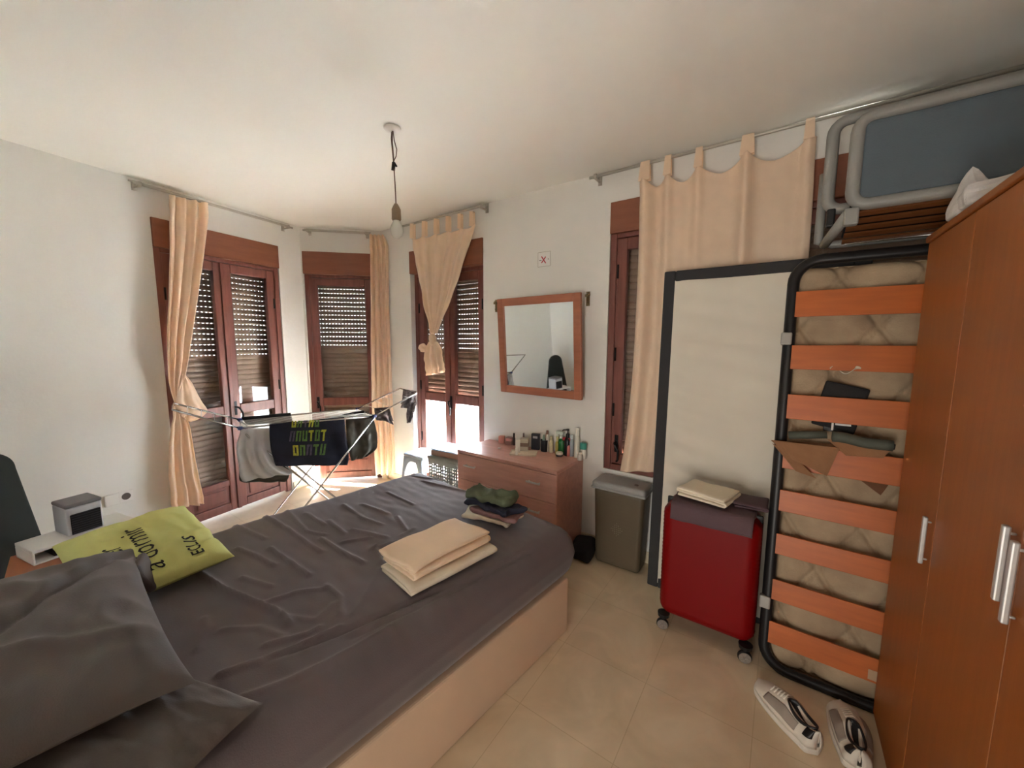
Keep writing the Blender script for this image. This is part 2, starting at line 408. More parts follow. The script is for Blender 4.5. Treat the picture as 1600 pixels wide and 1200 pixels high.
    # sky light enters here
    pl = bpy.data.lights.new('sky_portal', 'AREA'); pl.shape = 'RECTANGLE'; pl.size = W; pl.size_y = H-.25
    pl.cycles.is_portal = True
    po = bpy.data.objects.new('sky_portal', pl); COL.objects.link(po)
    po.matrix_world = M @ T(sp[0]+W/2, TH+.02, zbot+(H-.25)/2) @ rotM('X', -pi/2)
    return root
window(1, FL, D1, 2.375, 2.17, 0, [(.048, .455), (.459, .896)], .29, (.02, 1.33), (1, .478, .92), rec=.03)
window(2, FM, D2, 2.38, 2.16, 0, [(.048, .638)], .29, (.02, 1.42), (0, .07, .86), rec=.05, zmid=.86)
window(3, FF, D3, 2.35, 2.14, 0, [(.048, .452), (.456, .869)], .16, (.985, 1.42), (1, .47, .93), rec=.07, zmid=.955)
window(4, FF, D4, 2.41, 2.21, .60, [(.048, .873), (.877, 1.702)], 0, (.62, 3), (0, .085, .80), rec=.03, zmid=0, sill=False)

# ================================================================ CURTAIN RAILS
def crail(o, t, n, s0, s1, z, off, label):
    root = thing('curtain_rail', o+t*s0+n*off+V((0, 0, z)), label, 'curtain rail', group=None)
    a, b = o+t*s0+V((0, 0, z)), o+t*s1+V((0, 0, z))
    MB().tube([a+n*off, b+n*off], .009, 10).build('rod', 'rail', root, smooth=True, world=True)
    MB().tube([a+n*(off*.45)+V((0, 0, .02)), b+n*(off*.45)+V((0, 0, .02))], .007, 8).build('rod', 'rail', root, smooth=True, world=True)
    for s in (s0+.04, s1-.04):
        c = o+t*s+V((0, 0, z))
        mb = MB().tube([c+n*.003+V((0, 0, -.01)), c+n*(off+.01)+V((0, 0, -.01))], .008, 8)
        mb.tube([c+n*.004+V((0, 0, -.03)), c+n*.004+V((0, 0, .03))], .014, 8)
        mb.tube([c+n*off+V((0, 0, -.012)), c+n*off+V((0, 0, .014))], .012, 8)
        mb.build('bracket', 'rail', root, smooth=True, world=True)
    return root
crail(OL, TL, NL, 1.17, 2.33, 2.555, .085, 'steel double curtain rail above the wide balcony door on the socket wall')
crail(C1, TM, NM, .06, .68, 2.56, .085, 'short steel double curtain rail above the narrow balcony door in the bay')
crail(C2, TF, NF, .28, 1.44, 2.565, .085, 'steel double curtain rail above the balcony door with the knotted curtain')
crail(C2, TF, NF, 2.33, 4.30, 2.565, .085, 'long steel double curtain rail running over the tall window beside the leaning beds')

# ================================================================ CURTAINS
def crom(P, t):
    n = len(P)-1; x = min(max(t*n, 0), n-1e-6); i = int(x); f = x-i
    a, b, c, d = P[max(i-1, 0)], P[i], P[i+1], P[min(i+2, n)]
    return (b*2 + (c-a)*f + (a*2-b*5+c*4-d)*f*f + (b*3-a-c*3+d)*f*f*f)*.5
def cloth(rows, P, n, nf=4, amp=.02, nu=60, nv=60, sag=None, ph=0, ampf=None, tw=0, wob=.006, push=None, sd=0):
    """rows of (xl,yl,xr,yr) traced edges laid in the plane (P,n); folds stand out along n"""
    Ls = [onp(r[0], r[1], P, n) for r in rows]; Rs = [onp(r[2], r[3], P, n) for r in rows]
    n = V(n).normalized()
    def fn(u, v):
        a, b = crom(Ls, v), crom(Rs, v); w = (b-a).length
        k = ampf(v) if ampf else 1
        uu = u + .25/nf*.3*sin(2*pi*nf*u)
        p = a.lerp(b, u) + n*(amp*k*sin(2*pi*nf*u+ph+tw*v) + amp*.2*k*sin(2*pi*nf*2.3*u+1.3+ph-2*v))
        p += n*wob*nz((u*3, v*6, sd), 1.3)*2
        if sag: p.z -= sag(u, v)
        if push: p += n*push(u, v)
        return p
    return MB().grid(fn, nu, nv)
# --- left window curtain (twisted)
PL = OL+NL*.085
c1 = thing('curtain', OL+TL*1.4+NL*.085+V((0, 0, .28)), 'apricot curtain twisted at mid height beside the wide balcony door', 'curtain')
rows = [(262,305,323,318),(262,322,324,335),(262,345,323,355),(262,400,318,400),(260,470,308,470),(258,530,299,530),(259,575,292,575),(265,612,283,608),(272,634,277,634)]
cloth(rows, PL, NL, 3.5, .022, 70, 90, ampf=lambda v: 1 if v < .6 else max(.25, 1-(v-.6)*2), tw=1.5, push=lambda u, v: .012).build('upper_drape', 'curtain', c1, smooth=True, world=True, solid=.003)
rows = [(284,585,288,583),(279,603,301,600),(273,628,314,625),(276,640,324,642),(281,648,312,654),(287,655,297,659)]
cloth(rows, PL+NL*.012, NL, 2, .012, 40, 40, ampf=lambda v: .4+v*.6).build('side_drape', 'curtain', c1, smooth=True, world=True, solid=.003)
rows = [(270,634,288,640),(270,648,291,652),(267,668,297,668),(264,700,303,702),(264,740,310,742),(266,770,317,770),(268,789,319,784),(268,793,319,788)]
cloth(rows, PL+NL*.004, NL, 3, .022, 60, 60, ampf=lambda v: .4+v).build('lower_drape', 'curtain', c1, smooth=True, world=True, solid=.003)
# --- middle door curtain
PM = C1+NM*.085
c2 = thing('curtain', C1+TM*.6+NM*.085+V((0, 0, .02)), 'long straight apricot curtain hanging at the narrow balcony door in the bay', 'curtain')
rows = [(578,367,600,368),(578,385,606,382),(579,400,607,398),(580,480,608,480),(580,560,611,560),(582,640,614,640),(585,700,617,700),(588,741,617,741)]
cloth(rows, PM, NM, 3.5, .024, 60, 70, tw=.6, push=lambda u, v: .01).build('drape', 'curtain', c2, smooth=True, world=True, solid=.003)
# --- knotted curtain
PF = C2+NF*.085
c3 = thing('curtain', V((-2.85, 2.465, 1.2)), 'apricot tab-top curtain gathered into a knot halfway down the balcony door beside the mirror wall', 'curtain')
rows = [(642,370,741,348),(644,383,736,372),(648,410,726,400),(654,440,714,440),(661,475,701,475),(669,505,689,503),(673,521,683,521)]
def sag3(u, v):
    return .045*(abs(sin(pi*5*u))**.8)*max(0, 1-v*7)
cloth(rows, PF, NF, 5, .018, 110, 70, sag=sag3, ampf=lambda v: 1-.45*v, ph=-pi/2, push=lambda u, v: .005).build('drape', 'curtain', c3, smooth=True, world=True, solid=.003)
for k in range(6):
    x = 645+ (738-645)*k/5; y = 366-(366-347)*k/5
    a = ony(x-2.6, y-16, PF.y); b = ony(x+2.6, y-16, PF.y); c = ony(x+2.9, y+7, PF.y); d = ony(x-2.9, y+7, PF.y)
    mb = MB()
    for dy in (-.014, .012):
        q = [p+V((0, dy, 0)) for p in (a, b, c, d)]; mb.add(q, [(0, 1, 2, 3)])
    t_ = [p+V((0, dy, 0)) for p in (a, b) for dy in (-.014, .012)]
    mb.add([t_[0], t_[1], t_[3], t_[2]], [(0, 1, 2, 3)])
    mb.build('tab', 'curtain', c3, world=True, solid=.003)
kc = ony(676, 531, PF.y-.01)
mb = MB().rbox((.07, .06, .11), .028, kc, .012, disp=lambda w: w*(1+.25*nz(w, 40, 2)))
mb.build('knot', 'curtain', c3, smooth=True, world=True)
bc = ony(661, 544, PF.y-.02)
MB().rbox((.085, .06, .075), .028, bc, .01, disp=lambda w: w*(1+.4*nz(w, 35, 5))).build('bow', 'curtain', c3, smooth=True, world=True)
rows = [(670,534,683,534),(665,546,689,545),(663,556,691,556),(664,568,693,567),(666,580,695,577),(667,587,694,582)]
cloth(rows, PF+NF*.01, NF, 3, .016, 50, 30, ampf=lambda v: .5+v*.7, sd=4).build('ruffle', 'curtain', c3, smooth=True, world=True, solid=.003)
# --- tall window curtain
c4 = thing('curtain', V((-.8, 2.48, .5)), 'wide apricot tab-top curtain hanging behind the white leaning panel, covering the tall window', 'curtain')
PF4 = V((0, 2.48, 0))
rows = [(1001,284,1276,214),(1001,300,1273,250),(1001,330,1271,290),(1000,380,1268,340),(997,450,1262,420),(993,530,1255,510),(987,610,1240,600),(978,690,1225,690),(970,735,1215,745)]
tabs = [.035, .19, .385, .66, .965]
def sag4(u, v):
    d = 1e9
    lo = max([t for t in tabs if t <= u], default=tabs[0]); hi = min([t for t in tabs if t > u], default=tabs[-1])
    if hi <= lo: return 0
    f = (u-lo)/(hi-lo); return .065*(1-abs(2*f-1)**1.6)*min(1, (hi-lo)/.2)*max(0, 1-v*5)
def push4(u, v):
    s = 0
    for i, t in enumerate(tabs): s += (.05 if i in (0, 3) else .034)*exp(-((u-t)/(.03+.02*v))**2)*(1-v*.5)
    return s + .02*exp(-((u-.07)/.03)**2)
cloth(rows, PF4, NF, 5, .008, 160, 90, sag=sag4, push=push4, ampf=lambda v: .5+v*.4, sd=9).build('drape', 'curtain', c4, smooth=True, world=True, solid=.003)
for k, t_ in enumerate(tabs):
    pl_, pr_ = V(onp(1001, 284, PF4, NF)), V(onp(1276, 214, PF4, NF)); c = pl_.lerp(pr_, t_)
    mb = MB()
    w = .022 if k not in (0, 3) else .034
    for dy in (-.03, .0):
        q = [V((c.x-w*.8, c.y+dy*.7, 2.578)), V((c.x+w*.8, c.y+dy*.7, 2.578)), V((c.x+w, c.y+dy-.004, c.z-.01)), V((c.x-w, c.y+dy-.004, c.z-.01))]
        mb.add(q, [(0, 1, 2, 3)])
    mb.add([V((c.x-w*.8, c.y-.021, 2.578)), V((c.x+w*.8, c.y-.021, 2.578)), V((c.x+w*.8, c.y, 2.578)), V((c.x-w*.8, c.y, 2.578))], [(0, 1, 2, 3)])
    mb.build('tab', 'curtain', c4, world=True, solid=.003)

# ================================================================ PENDANT BULB
cz = onz(613, 199, CEIL); bx, by = cz.x, cz.y
pb = thing('pendant_bulb', (bx, by, CEIL), 'bare white bulb in a brown holder hanging on a knotted cable from the ceiling', 'light bulb')
MB().lathe([(0, 0), (.035, 0), (.045, -.004), (.043, -.010), (.02, -.018), (0, -.018)][::-1], (0, 0, 0), 16).build('ceiling_hook_plate', 'white', pb, smooth=True)
zt = lambda y: onp(615, y, (bx, by, 0), Fh).z - CEIL
pts = [(0, 0, -.01), (-.004, .0, zt(222)), (.002, 0, zt(244)), (.004, 0, zt(258)), (.006, 0, zt(275)), (.010, 0, zt(300)), (.012, 0, zt(322))]
MB().tube(pts, .0032, 6).tube([(.004, 0, -.02), (.014, 0, zt(222)), (.030, 0, zt(236)), (.024, 0, zt(246)), (.004, 0, zt(252))], .0026, 6).tube([(-.006, 0, -.02), (-.012, 0, zt(215)), (-.006, 0, zt(235)), (.002, 0, zt(256))], .0026, 6).build('cable', 'cable', pb, smooth=True)
MB().tube([(.004, 0, zt(254)), (.0, 0, zt(260)), (-.004, 0, zt(266))], .010, 8).tube([(.004, 0, zt(254)), (.025, 0, zt(262))], .005, 6).build('knot', 'blackplastic', pb, smooth=True)
zh = zt(322)
MB().lathe([(0, .012), (.008, .01), (.014, 0), (.024, -.02), (.025, -.07), (.02, -.078), (0, -.078)][::-1], (.012, 0, zh), 16).build('lamp_holder', 'socketbrown', pb, smooth=True)
MB().lathe([(0, -.17), (.012, -.168), (.027, -.155), (.034, -.135), (.033, -.115), (.026, -.098), (.018, -.082), (.017, -.072), (0, -.072)], (.012, 0, zh), 20).build('bulb', 'bulb', pb, smooth=True)

# ================================================================ MIRROR
A = V((-1.875, 2.527, 1.088)); W_ = .742; H_ = .742; yawm = radians(3.6); tiltm = atan2(.05, .742)
mr = thing('wall_mirror', A, 'square wall mirror in a reddish wooden frame, tilted forward above the dresser', 'mirror', rz=-yawm)
MX = rotM('X', tiltm); fw = .058
mb = MB().box((0, -.028, 0), (fw, 0, H_), MX).box((W_-fw, -.028, 0), (W_, 0, H_), MX).box((fw, -.028, 0), (W_-fw, 0, fw), MX).box((fw, -.028, H_-fw), (W_-fw, 0, H_), MX)
mb.build('frame', 'mirrorframe', mr, bevel=.005)
MB().box((fw-.005, -.014, fw-.005), (W_-fw+.005, -.006, H_-fw+.005), MX).build('mirror_glass', 'mirror', mr)
def bracket(px, py, label, flip):
    p = ony(px, py, 2.549); r = thing('wall_bracket', p, label, 'bracket')
    MB().box((-.014, -.004, -.05), (.014, 0, .05)).build('wall_plate', 'brass', r, bevel=.002)
    mb = MB().tube([(0, -.003, .02), (flip*.01, -.035, .03), (flip*.03, -.05, .02)], .008, 8).tube([(0, -.003, -.02), (flip*.01, -.03, -.03), (flip*.02, -.035, -.05)], .005, 8)
    mb.lathe([(.0, 0), (.014, .002), (.014, .018), (0, .02)], (0, -.02, .01), 10)
    mb.build('arm', 'brass', r, smooth=True)
bracket(776, 478, 'small aged metal bracket on the wall at the upper left corner of the mirror', 1)
bracket(919, 467, 'aged metal bracket with a hook at the upper right corner of the mirror', 1)

# ---- no-water style sign
p0, p1 = ony(841, 418, 2.549), ony(861, 392, 2.549)
sg = thing('sign_tile', (p0.x, 2.549, p0.z), 'small square white tile with a red cross on the wall above the mirror', 'sign')
w, h = p1.x-p0.x, p1.z-p0.z
MB().box((0, -.006, 0), (w, 0, h)).build('tile', 'white', sg, bevel=.002)
MT['redink'] = mat('red_ink', (176, 40, 52), .5); MT['greyink'] = mat('grey_ink', (96, 84, 78), .5)
MT['lightgreyink'] = mat('light_grey_ink', (168, 162, 150), .5)
cx_, cz_ = w*.46, h*.46
mb = MB()
for a, L_ in ((radians(50), h*.26), (radians(125), h*.30)):
    d = V((cos(a), 0, sin(a))); q = V((-d.z, 0, d.x))*.0042; c = V((cx_, -.0066, cz_))
    mb.add([c-d*L_-q, c+d*L_-q, c+d*L_+q, c-d*L_+q], [(0, 1, 2, 3)])
mb.build('red_cross', 'redink', sg, solid=.0006)
mb = MB().box((w*.10, -.0068, h*.42), (w*.30, -.0061, h*.47)).box((w*.80, -.0068, h*.44), (w*.85, -.0061, h*.52))
mb.build('lettering', 'greyink', sg)
mb = MB().box((0, -.0066, 0), (w, -.006, .003)).box((0, -.0066, h-.003), (w, -.006, h)).box((0, -.0066, 0), (.003, -.006, h)).box((w-.003, -.0066, 0), (w, -.006, h))
mb.build('border', 'lightgreyink', sg)

# ---- wall socket (double) on the left wall
sp_ = onp(185, 778, OL, NL)
sk = thing('wall_socket', sp_, 'white double wall socket low on the plain wall beside the nightstand', 'socket', rz=atan2(TL.y, TL.x))
MB().box((-.075, -.018, -.04), (.0, 0, .04)).build('plug_block', 'white', sk, bevel=.006)
MB().box((.0, -.010, -.04), (.075, 0, .04)).build('cover_plate', 'white', sk, bevel=.004)
MB().lathe([(0, 0), (.024, 0), (.024, .003), (.018, .003), (.018, .001), (0, .001)], (.037, -.010, 0), 20, M=rotM('X', pi/2)).build('socket_ring', 'greyink', sk, smooth=False)

# ================================================================ BED
th = radians(-6)
bed = thing('bed', (-.824, 1.68, 0), 'large double bed with a charcoal fitted sheet on a beige base', 'bed', rz=th)
BM = T(-.824, 1.68, 0) @ rotM('Z', th); BI = BM.inverted()
BW, BL, ZT = 1.35, 1.97, .555
MB().box((-BW, -BL, 0), (0, -.0, .295)).build('bed_base', 'bedbase', bed, bevel=.012, seg=3)
cre = []
def crease(pts, h=.012, w=.012):
    Q = [BI @ onz(x, y, ZT) for x, y in pts]; cre.append(([(q.x, q.y) for q in Q], h*1.15, w*.72))
for pts, h, w in [
 ([(404,809),(441,830),(493,865)],.012,.013), ([(355,823),(384,836),(404,845)],.011,.012), ([(361,860),(389,870),(418,885)],.011,.012),
 ([(412,859),(441,879),(473,902)],.014,.012), ([(493,844),(527,867),(559,885)],.015,.012), ([(507,816),(530,836)],.009,.010),
 ([(542,830),(597,843)],.011,.011), ([(527,850),(571,844)],.010,.012), ([(579,859),(588,885)],.016,.010), ([(573,862),(614,850)],.013,.011),
 ([(295,896),(338,925),(390,947),(419,960),(439,980)],.022,.014), ([(614,810),(628,830)],.010,.010), ([(366,905),(412,919)],.010,.012),
 ([(305,970),(309,986),(292,1022)],.009,.012), ([(325,1064),(390,1041),(455,1015),(520,986)],.014,.014), ([(400,1038),(505,1000),(596,961),(680,926)],-.014,.012),
 ([(400,1014),(470,996),(487,986)],.012,.012), ([(585,895),(565,930),(540,965)],.007,.012), ([(498,920),(522,940),(522,965)],.010,.011),
 ([(400,945),(450,930),(500,925)],.009,.012), ([(430,968),(480,975),(510,950)],.007,.012), ([(640,745),(700,752),(760,775)],.007,.009),
 ([(655,752),(720,768),(790,790)],.007,.009), ([(665,735),(740,752),(830,790)],.008,.010), ([(560,790),(600,805)],.008,.010), ([(600,770),(640,790)],.007,.010),
 ([(470,805),(500,822)],.008,.010), ([(530,790),(560,812),(590,822)],.008,.010), ([(440,800),(470,832),(500,838)],.008,.010), ([(620,840),(640,828)],.008,.010),
 ([(330,990),(390,985),(430,1000)],.008,.014), ([(360,1100),(440,1070),(520,1030),(600,985)],.010,.014), ([(540,1000),(640,955),(740,905),(820,860)],-.008,.014)]:
    crease(pts, h, w)
def wrinkle(x, y):
    s = 0
    for P, h, w in cre:
        best = 9
        for i in range(len(P)-1):
            ax, ay = P[i]; bx_, by_ = P[i+1]; dx, dy = bx_-ax, by_-ay; L2 = dx*dx+dy*dy
            t = max(0, min(1, ((x-ax)*dx+(y-ay)*dy)/L2)) if L2 else 0
            dd = sqrt((x-ax-dx*t)**2+(y-ay-dy*t)**2); best = min(best, dd)
            if best < .001: break
        if best < w*3: s += h*exp(-(best/w)**2)
    return s
def sdisp(w):
    x, y = w.x-BW/2, w.y-BL/2
    top = max(0, min(1, (w.z-.03)/.08))
    w = w.copy()
    if top > 0: w.z += top*(wrinkle(x, y)*.8 + .010*nz((x, y, 0), 2.2, 1) + .003*nz((x*1.0, y*2.5, 0), 9, 3))
    # sides bulge slightly
    k = 1-abs(w.z)/.135
    if abs(w.x) > BW/2-.05: w.x += math.copysign(.02*k, w.x)
    if abs(w.y) > BL/2-.05: w.y += math.copysign(.03*k, w.y)
    return w
sh = MB().rbox((BW+.0, BL+.05, .27), .085, (0, 0, 0), .0095, disp=sdisp).build('fitted_sheet', 'sheet', bed, smooth=True, M=T(-BW/2, -BL/2+.025, ZT-.135))

# ---- pillows
def pillow(W, D, H, disp=None, nu=64, pin=.04, sd=0, fold=.012, flat=.55):
    def pt(u, v, sg):
        a, b = 2*u-1, 2*v-1
        ea, eb = 1-abs(a)**2.6, 1-abs(b)**2.6
        x = a*(W/2)*(1-pin*(eb)*abs(a)**3); y = b*(D/2)*(1-pin*(ea)*abs(b)**3)
        z = (max(0, ea*eb)**.45)*H/2
        edge = max(0, ea*eb)**.3
        wr = fold*edge*(1-abs(nz((a*2.2, b*2.2, sd), 1.1, sd))*3.0)*.5 + fold*.5*nz((a*3, b*6, sd), 1.2, sd+2)*edge
        z = sg*z*(1 if sg > 0 else flat) + (wr if sg > 0 else 0)
        p = V((x, y, z))
        return disp(p, a, b) if disp else p
    mb = MB()
    mb.grid(lambda u, v: pt(u, v, 1), nu, nu); mb.grid(lambda u, v: pt(1-u, v, -1), nu, nu)
    return mb, pt
def put(mb, name, m, M, parent=None, **k):
    """mesh whose root sits at the placement origin"""
    o = mb.build(name, m, parent, **k); o.matrix_world = M; return o
# lower dark pillow, on the sheet
def dlow(p, a, b): return p
mbp, _ = pillow(.60, .30, .09, sd=3, fold=.014)
p2 = thing('pillow', (0, 0, 0), 'dark pillow lying flat on the bed, mostly under the bigger dark pillow', 'pillow')
p2.matrix_world = T(-1.231, .105, .602) @ rotM('Z', radians(20))
mbp.build('pillowcase', 'pillow', p2, smooth=True)
# upper dark pillow
p1 = thing('pillow', (0, 0, 0), 'big dark grey pillow on top of the pillow pile at the head of the bed', 'pillow')
def dup_(p, a, b):
    # a diagonal dent and a raised left end
    d = (p.x*.6+p.y*.8); p.z -= .024*exp(-((d+.02)/.022)**2)*(1-abs(a)**4)
    q = (p.x*.9-p.y*.4-.12); p.z += .012*exp(-(q/.02)**2)*(1-abs(b)**4)
    return p
mbp, _ = pillow(.90, .56, .15, disp=dup_, sd=8, fold=.022, pin=.07)
p1.matrix_world = T(-1.565, .0, .702) @ rotM('Z', radians(-4)) @ rotM('X', radians(-2)) @ rotM('Y', radians(1))
mbp.build('pillowcase', 'pillow', p1, smooth=True)
# loose flap at the window end of the pillowcase
MB().rbox((.10, .035, .13), .016, (0, 0, 0), .01, disp=lambda w: V((w.x*(1+.3*w.z/.06)+.015*nz(w, 12, 1), w.y+.02*nz(w, 10, 2), w.z*(1+.25*nz(w, 9, 3))))).build('pillowcase_flap', 'pillow', p1, smooth=True, M=p1.matrix_world.inverted() @ T(-1.83, .30, .66) @ rotM('Z', radians(-25)) @ rotM('X', radians(12)))
# green pillow
gp = thing('pillow', (0, 0, 0), 'lime green printed pillow lying at the window side of the bed', 'pillow')
GM = T(-2.055, .345, .648) @ rotM('Z', radians(2)) @ rotM('Y', radians(9)) @ rotM('X', radians(2))
gp.matrix_world = GM
def dgr(p, a, b):
    p.z += .010*exp(-((p.x+.02*sin(9*p.y)-.13+.5*(p.y-.1))/.018)**2)*max(0, 1-a*a)*(1 if p.y > -.05 else 0)
    p.z -= .012*exp(-((p.x-.17+.6*(p.y-.1))/.02)**2)*max(0, 1-a*a)*(1 if p.y > -.05 else 0)
    return p
mbp, gpt = pillow(.54, .42, .15, disp=dgr, sd=12, fold=.012)
gcase = mbp.build('pillowcase', 'green', gp, smooth=True)
def text_on(s, size, fn, name, m, parent, res=2, bold=0):
    cu = bpy.data.curves.new(name, 'FONT'); cu.body = s; cu.size = size; cu.resolution_u = res; cu.offset = bold
    to = bpy.data.objects.new('tmp_text', cu); COL.objects.link(to)
    dg = bpy.context.evaluated_depsgraph_get(); me = bpy.data.meshes.new_from_object(to.evaluated_get(dg))
    bpy.data.objects.remove(to); bpy.data.curves.remove(cu)
    import bmesh
    bm = bmesh.new(); bm.from_mesh(me)
    bmesh.ops.subdivide_edges(bm, edges=[e for e in bm.edges if e.calc_length() > size*.12], cuts=3, use_grid_fill=False)
    bmesh.ops.triangulate(bm, faces=bm.faces)
    mb = MB(); mb.add([fn(v.co.x, v.co.y) for v in bm.verts], [tuple(v.index for v in f.verts) for f in bm.faces])
    bm.free(); bpy.data.meshes.remove(me)
    return mb.build(name, m, parent)
def gtext(s, size, ox, oy, name, bold=0, ang=0):
    # reads towards -x, next line towards +y on the pillow
    ca, sa = cos(ang), sin(ang)
    def fn(x, y):
        lx, ly = -(x*ca-y*sa)+ox, -(x*sa+y*ca)*1.2+oy
        u, v = (lx/.54+.5), (ly/.42+.5)
        q = gpt(min(max(u, .01), .99), min(max(v, .01), .99), 1)
        return V((lx, ly, q.z+.0055))
    return text_on(s, size, fn, name, 'ink', gcase, bold=bold)
GI = GM.inverted()
def gl(px, py, z=.72): q = GI @ onz(px, py, z); return q.x, q.y
x, y = gl(258, 864, .72); gtext('ver', .085, x-.115, y-.078, 'lettering')
x, y = gl(258, 864, .72); gtext('a dormir', .085, x, y, 'lettering')
x, y = gl(320, 857, .68); gtext('ECLIS', .048, x, y, 'lettering', bold=.0006)

# ---- folded cloths
def folded(W, D, layers, t, gap, sd=0, rough=.004):
    """zigzag-folded cloth: profile in x-z, run along y; W across, D along"""
    pts = []; z = t/2
    for i in range(layers):
        xs = (-W/2, W/2) if i % 2 == 0 else (W/2, -W/2)
        n = 16
        for k in range(n+1): pts.append((xs[0]+(xs[1]-xs[0])*k/n, z))
        if i < layers-1:
            r = (t+gap)/2; sg = 1 if xs[1] > 0 else -1
            for k in range(1, 7):
                a = -pi/2+pi*k/7; pts.append((xs[1]+sg*r*cos(a), z+r+r*sin(a)))
        z += t+gap
    m = len(pts)
    def fn(u, v):
        i = u*(m-1); k = min(int(i), m-2); f = i-k
        x_ = pts[k][0]+(pts[k+1][0]-pts[k][0])*f; z_ = pts[k][1]+(pts[k+1][1]-pts[k][1])*f
        yy = (v-.5)*(D + .012*nz((z_*30, 0, 0), 1, sd))
        x2 = x_*(1+.02*nz((yy*4, z_*20, 0), 1, sd+1))
        zz = z_ + (z_/(layers*(t+gap)))*rough*2.2*nz((x2*9, yy*9, 0), 1, sd+2)
        e = abs(v-.5)*2
        k2 = z_/(layers*(t+gap))
        x2 += .025*k2*nz((yy*5, 0, z_*9), 1, sd+5); yy += .03*k2*nz((x_*6, 0, z_*12), 1, sd+8)
        zz -= gap*.8*k2*layers*.5*(1-v)*(.5+x_/W) if z_ > t*1.2 else 0
        if z_ > (t+gap)*(layers-1): zz -= .006*e**6
        return V((x2, yy, zz))
    return MB().grid(fn, m*1, 26)
def cloth_stack(name, label, m, loc, rz, W, D, layers, t, gap, sd=0, cat='cloth', group=None, tiltx=0, tilty=0, M=None):
    o = folded(W, D, layers, t, gap, sd).build(name, m, None, smooth=True, solid=t*.82)
    o.matrix_world = T(*loc) @ rotM('Z', rz) @ rotM('X', tiltx) @ rotM('Y', tilty)
    tag(o, label, cat, group); return o
cloth_stack('folded_cloth', 'pale cream folded cloth on the bed, underneath the sand-coloured one', 'cream', (-1.135, 1.09, .566), radians(-9), .22, .43, 2, .011, .010, 4, 'folded cloth')
cloth_stack('folded_cloth', 'sand-coloured folded cloth on top of the cream one on the bed', 'beige', (-1.165, 1.10, .600), radians(-7), .215, .40, 3, .010, .010, 6, 'folded cloth')
# crumpled garments
def garment(name, label, m, outline_c, W, D, H, rz, z, sd, cat='garment', tilt=0):
    def dsp(w):
        e = 1+.34*nz(w, 10, sd); q = V((w.x*e, w.y*(1+.2*nz(w, 8, sd+3)), w.z + .5*H*nz((w.x, w.y, 0), 16, sd+5) + .25*H*nz((w.x, w.y, 0), 34, sd+1)))
        return q
    o = MB().rbox((W, D, H), H*.48, (0, 0, 0), .012, disp=dsp).build(name, m, None, smooth=True)
    o.matrix_world = T(outline_c[0], outline_c[1], z+H/2) @ rotM('Z', rz) @ rotM('X', tilt)
    tag(o, label, cat); return o
gx, gy = -1.215, 1.545
garment('folded_garment', 'cream garment at the bottom of the small clothes pile on the bed', 'cream', (gx, gy-.01), .30, .15, .022, radians(10), .568, 1)
garment('folded_garment', 'dusty pink garment in the small clothes pile on the bed', 'pink', (gx+.04, gy-.005), .26, .13, .026, radians(5), .594, 2)
garment('folded_garment', 'dark navy garment under the sage green one in the clothes pile on the bed', 'navy', (gx+.02, gy+.0), .30, .14, .034, radians(-4), .624, 3)
garment('folded_garment', 'sage green garment on top of the small clothes pile on the bed', 'olive', (gx-.01, gy+.01), .27, .14, .045, radians(6), .660, 4)

# ================================================================ DRESSER
H_ = .657
dr = thing('dresser', (-2.03, 2.14, 0), 'low cherry-brown dresser with drawers standing under the mirror', 'dresser')
DWd, DD = .88, .40
mb = MB().box((0, .0, H_-.022), (DWd, DD, H_)); mb.build('top', 'dresser', dr, bevel=.003)
mb = MB().box((0, .004, 0), (.02, DD, H_-.022)).box((DWd-.02, .004, 0), (DWd, DD, H_-.022)).box((.02, DD-.01, .05), (DWd-.02, DD, H_-.022)).box((.02, .03, 0), (DWd-.02, .045, .05))
mb.build('carcass', 'dresser', dr, bevel=.002)
for k in range(3):
    z1 = H_-.028-k*.2; z0 = z1-.194
    dw = MB().box((.003, -.0, z0), (DWd-.003, .018, z1)).build('drawer', 'dresser', dr, bevel=.003)
    for hx in (.14, .71):
        mb = MB().box((hx-.055, -.028, z1-.082), (hx+.055, -.020, z1-.070)).box((hx-.045, -.021, z1-.080), (hx-.037, .002, z1-.072)).box((hx+.037, -.021, z1-.080), (hx+.045, .002, z1-.072))
        mb.build('handle', 'alu', dw, bevel=.002)

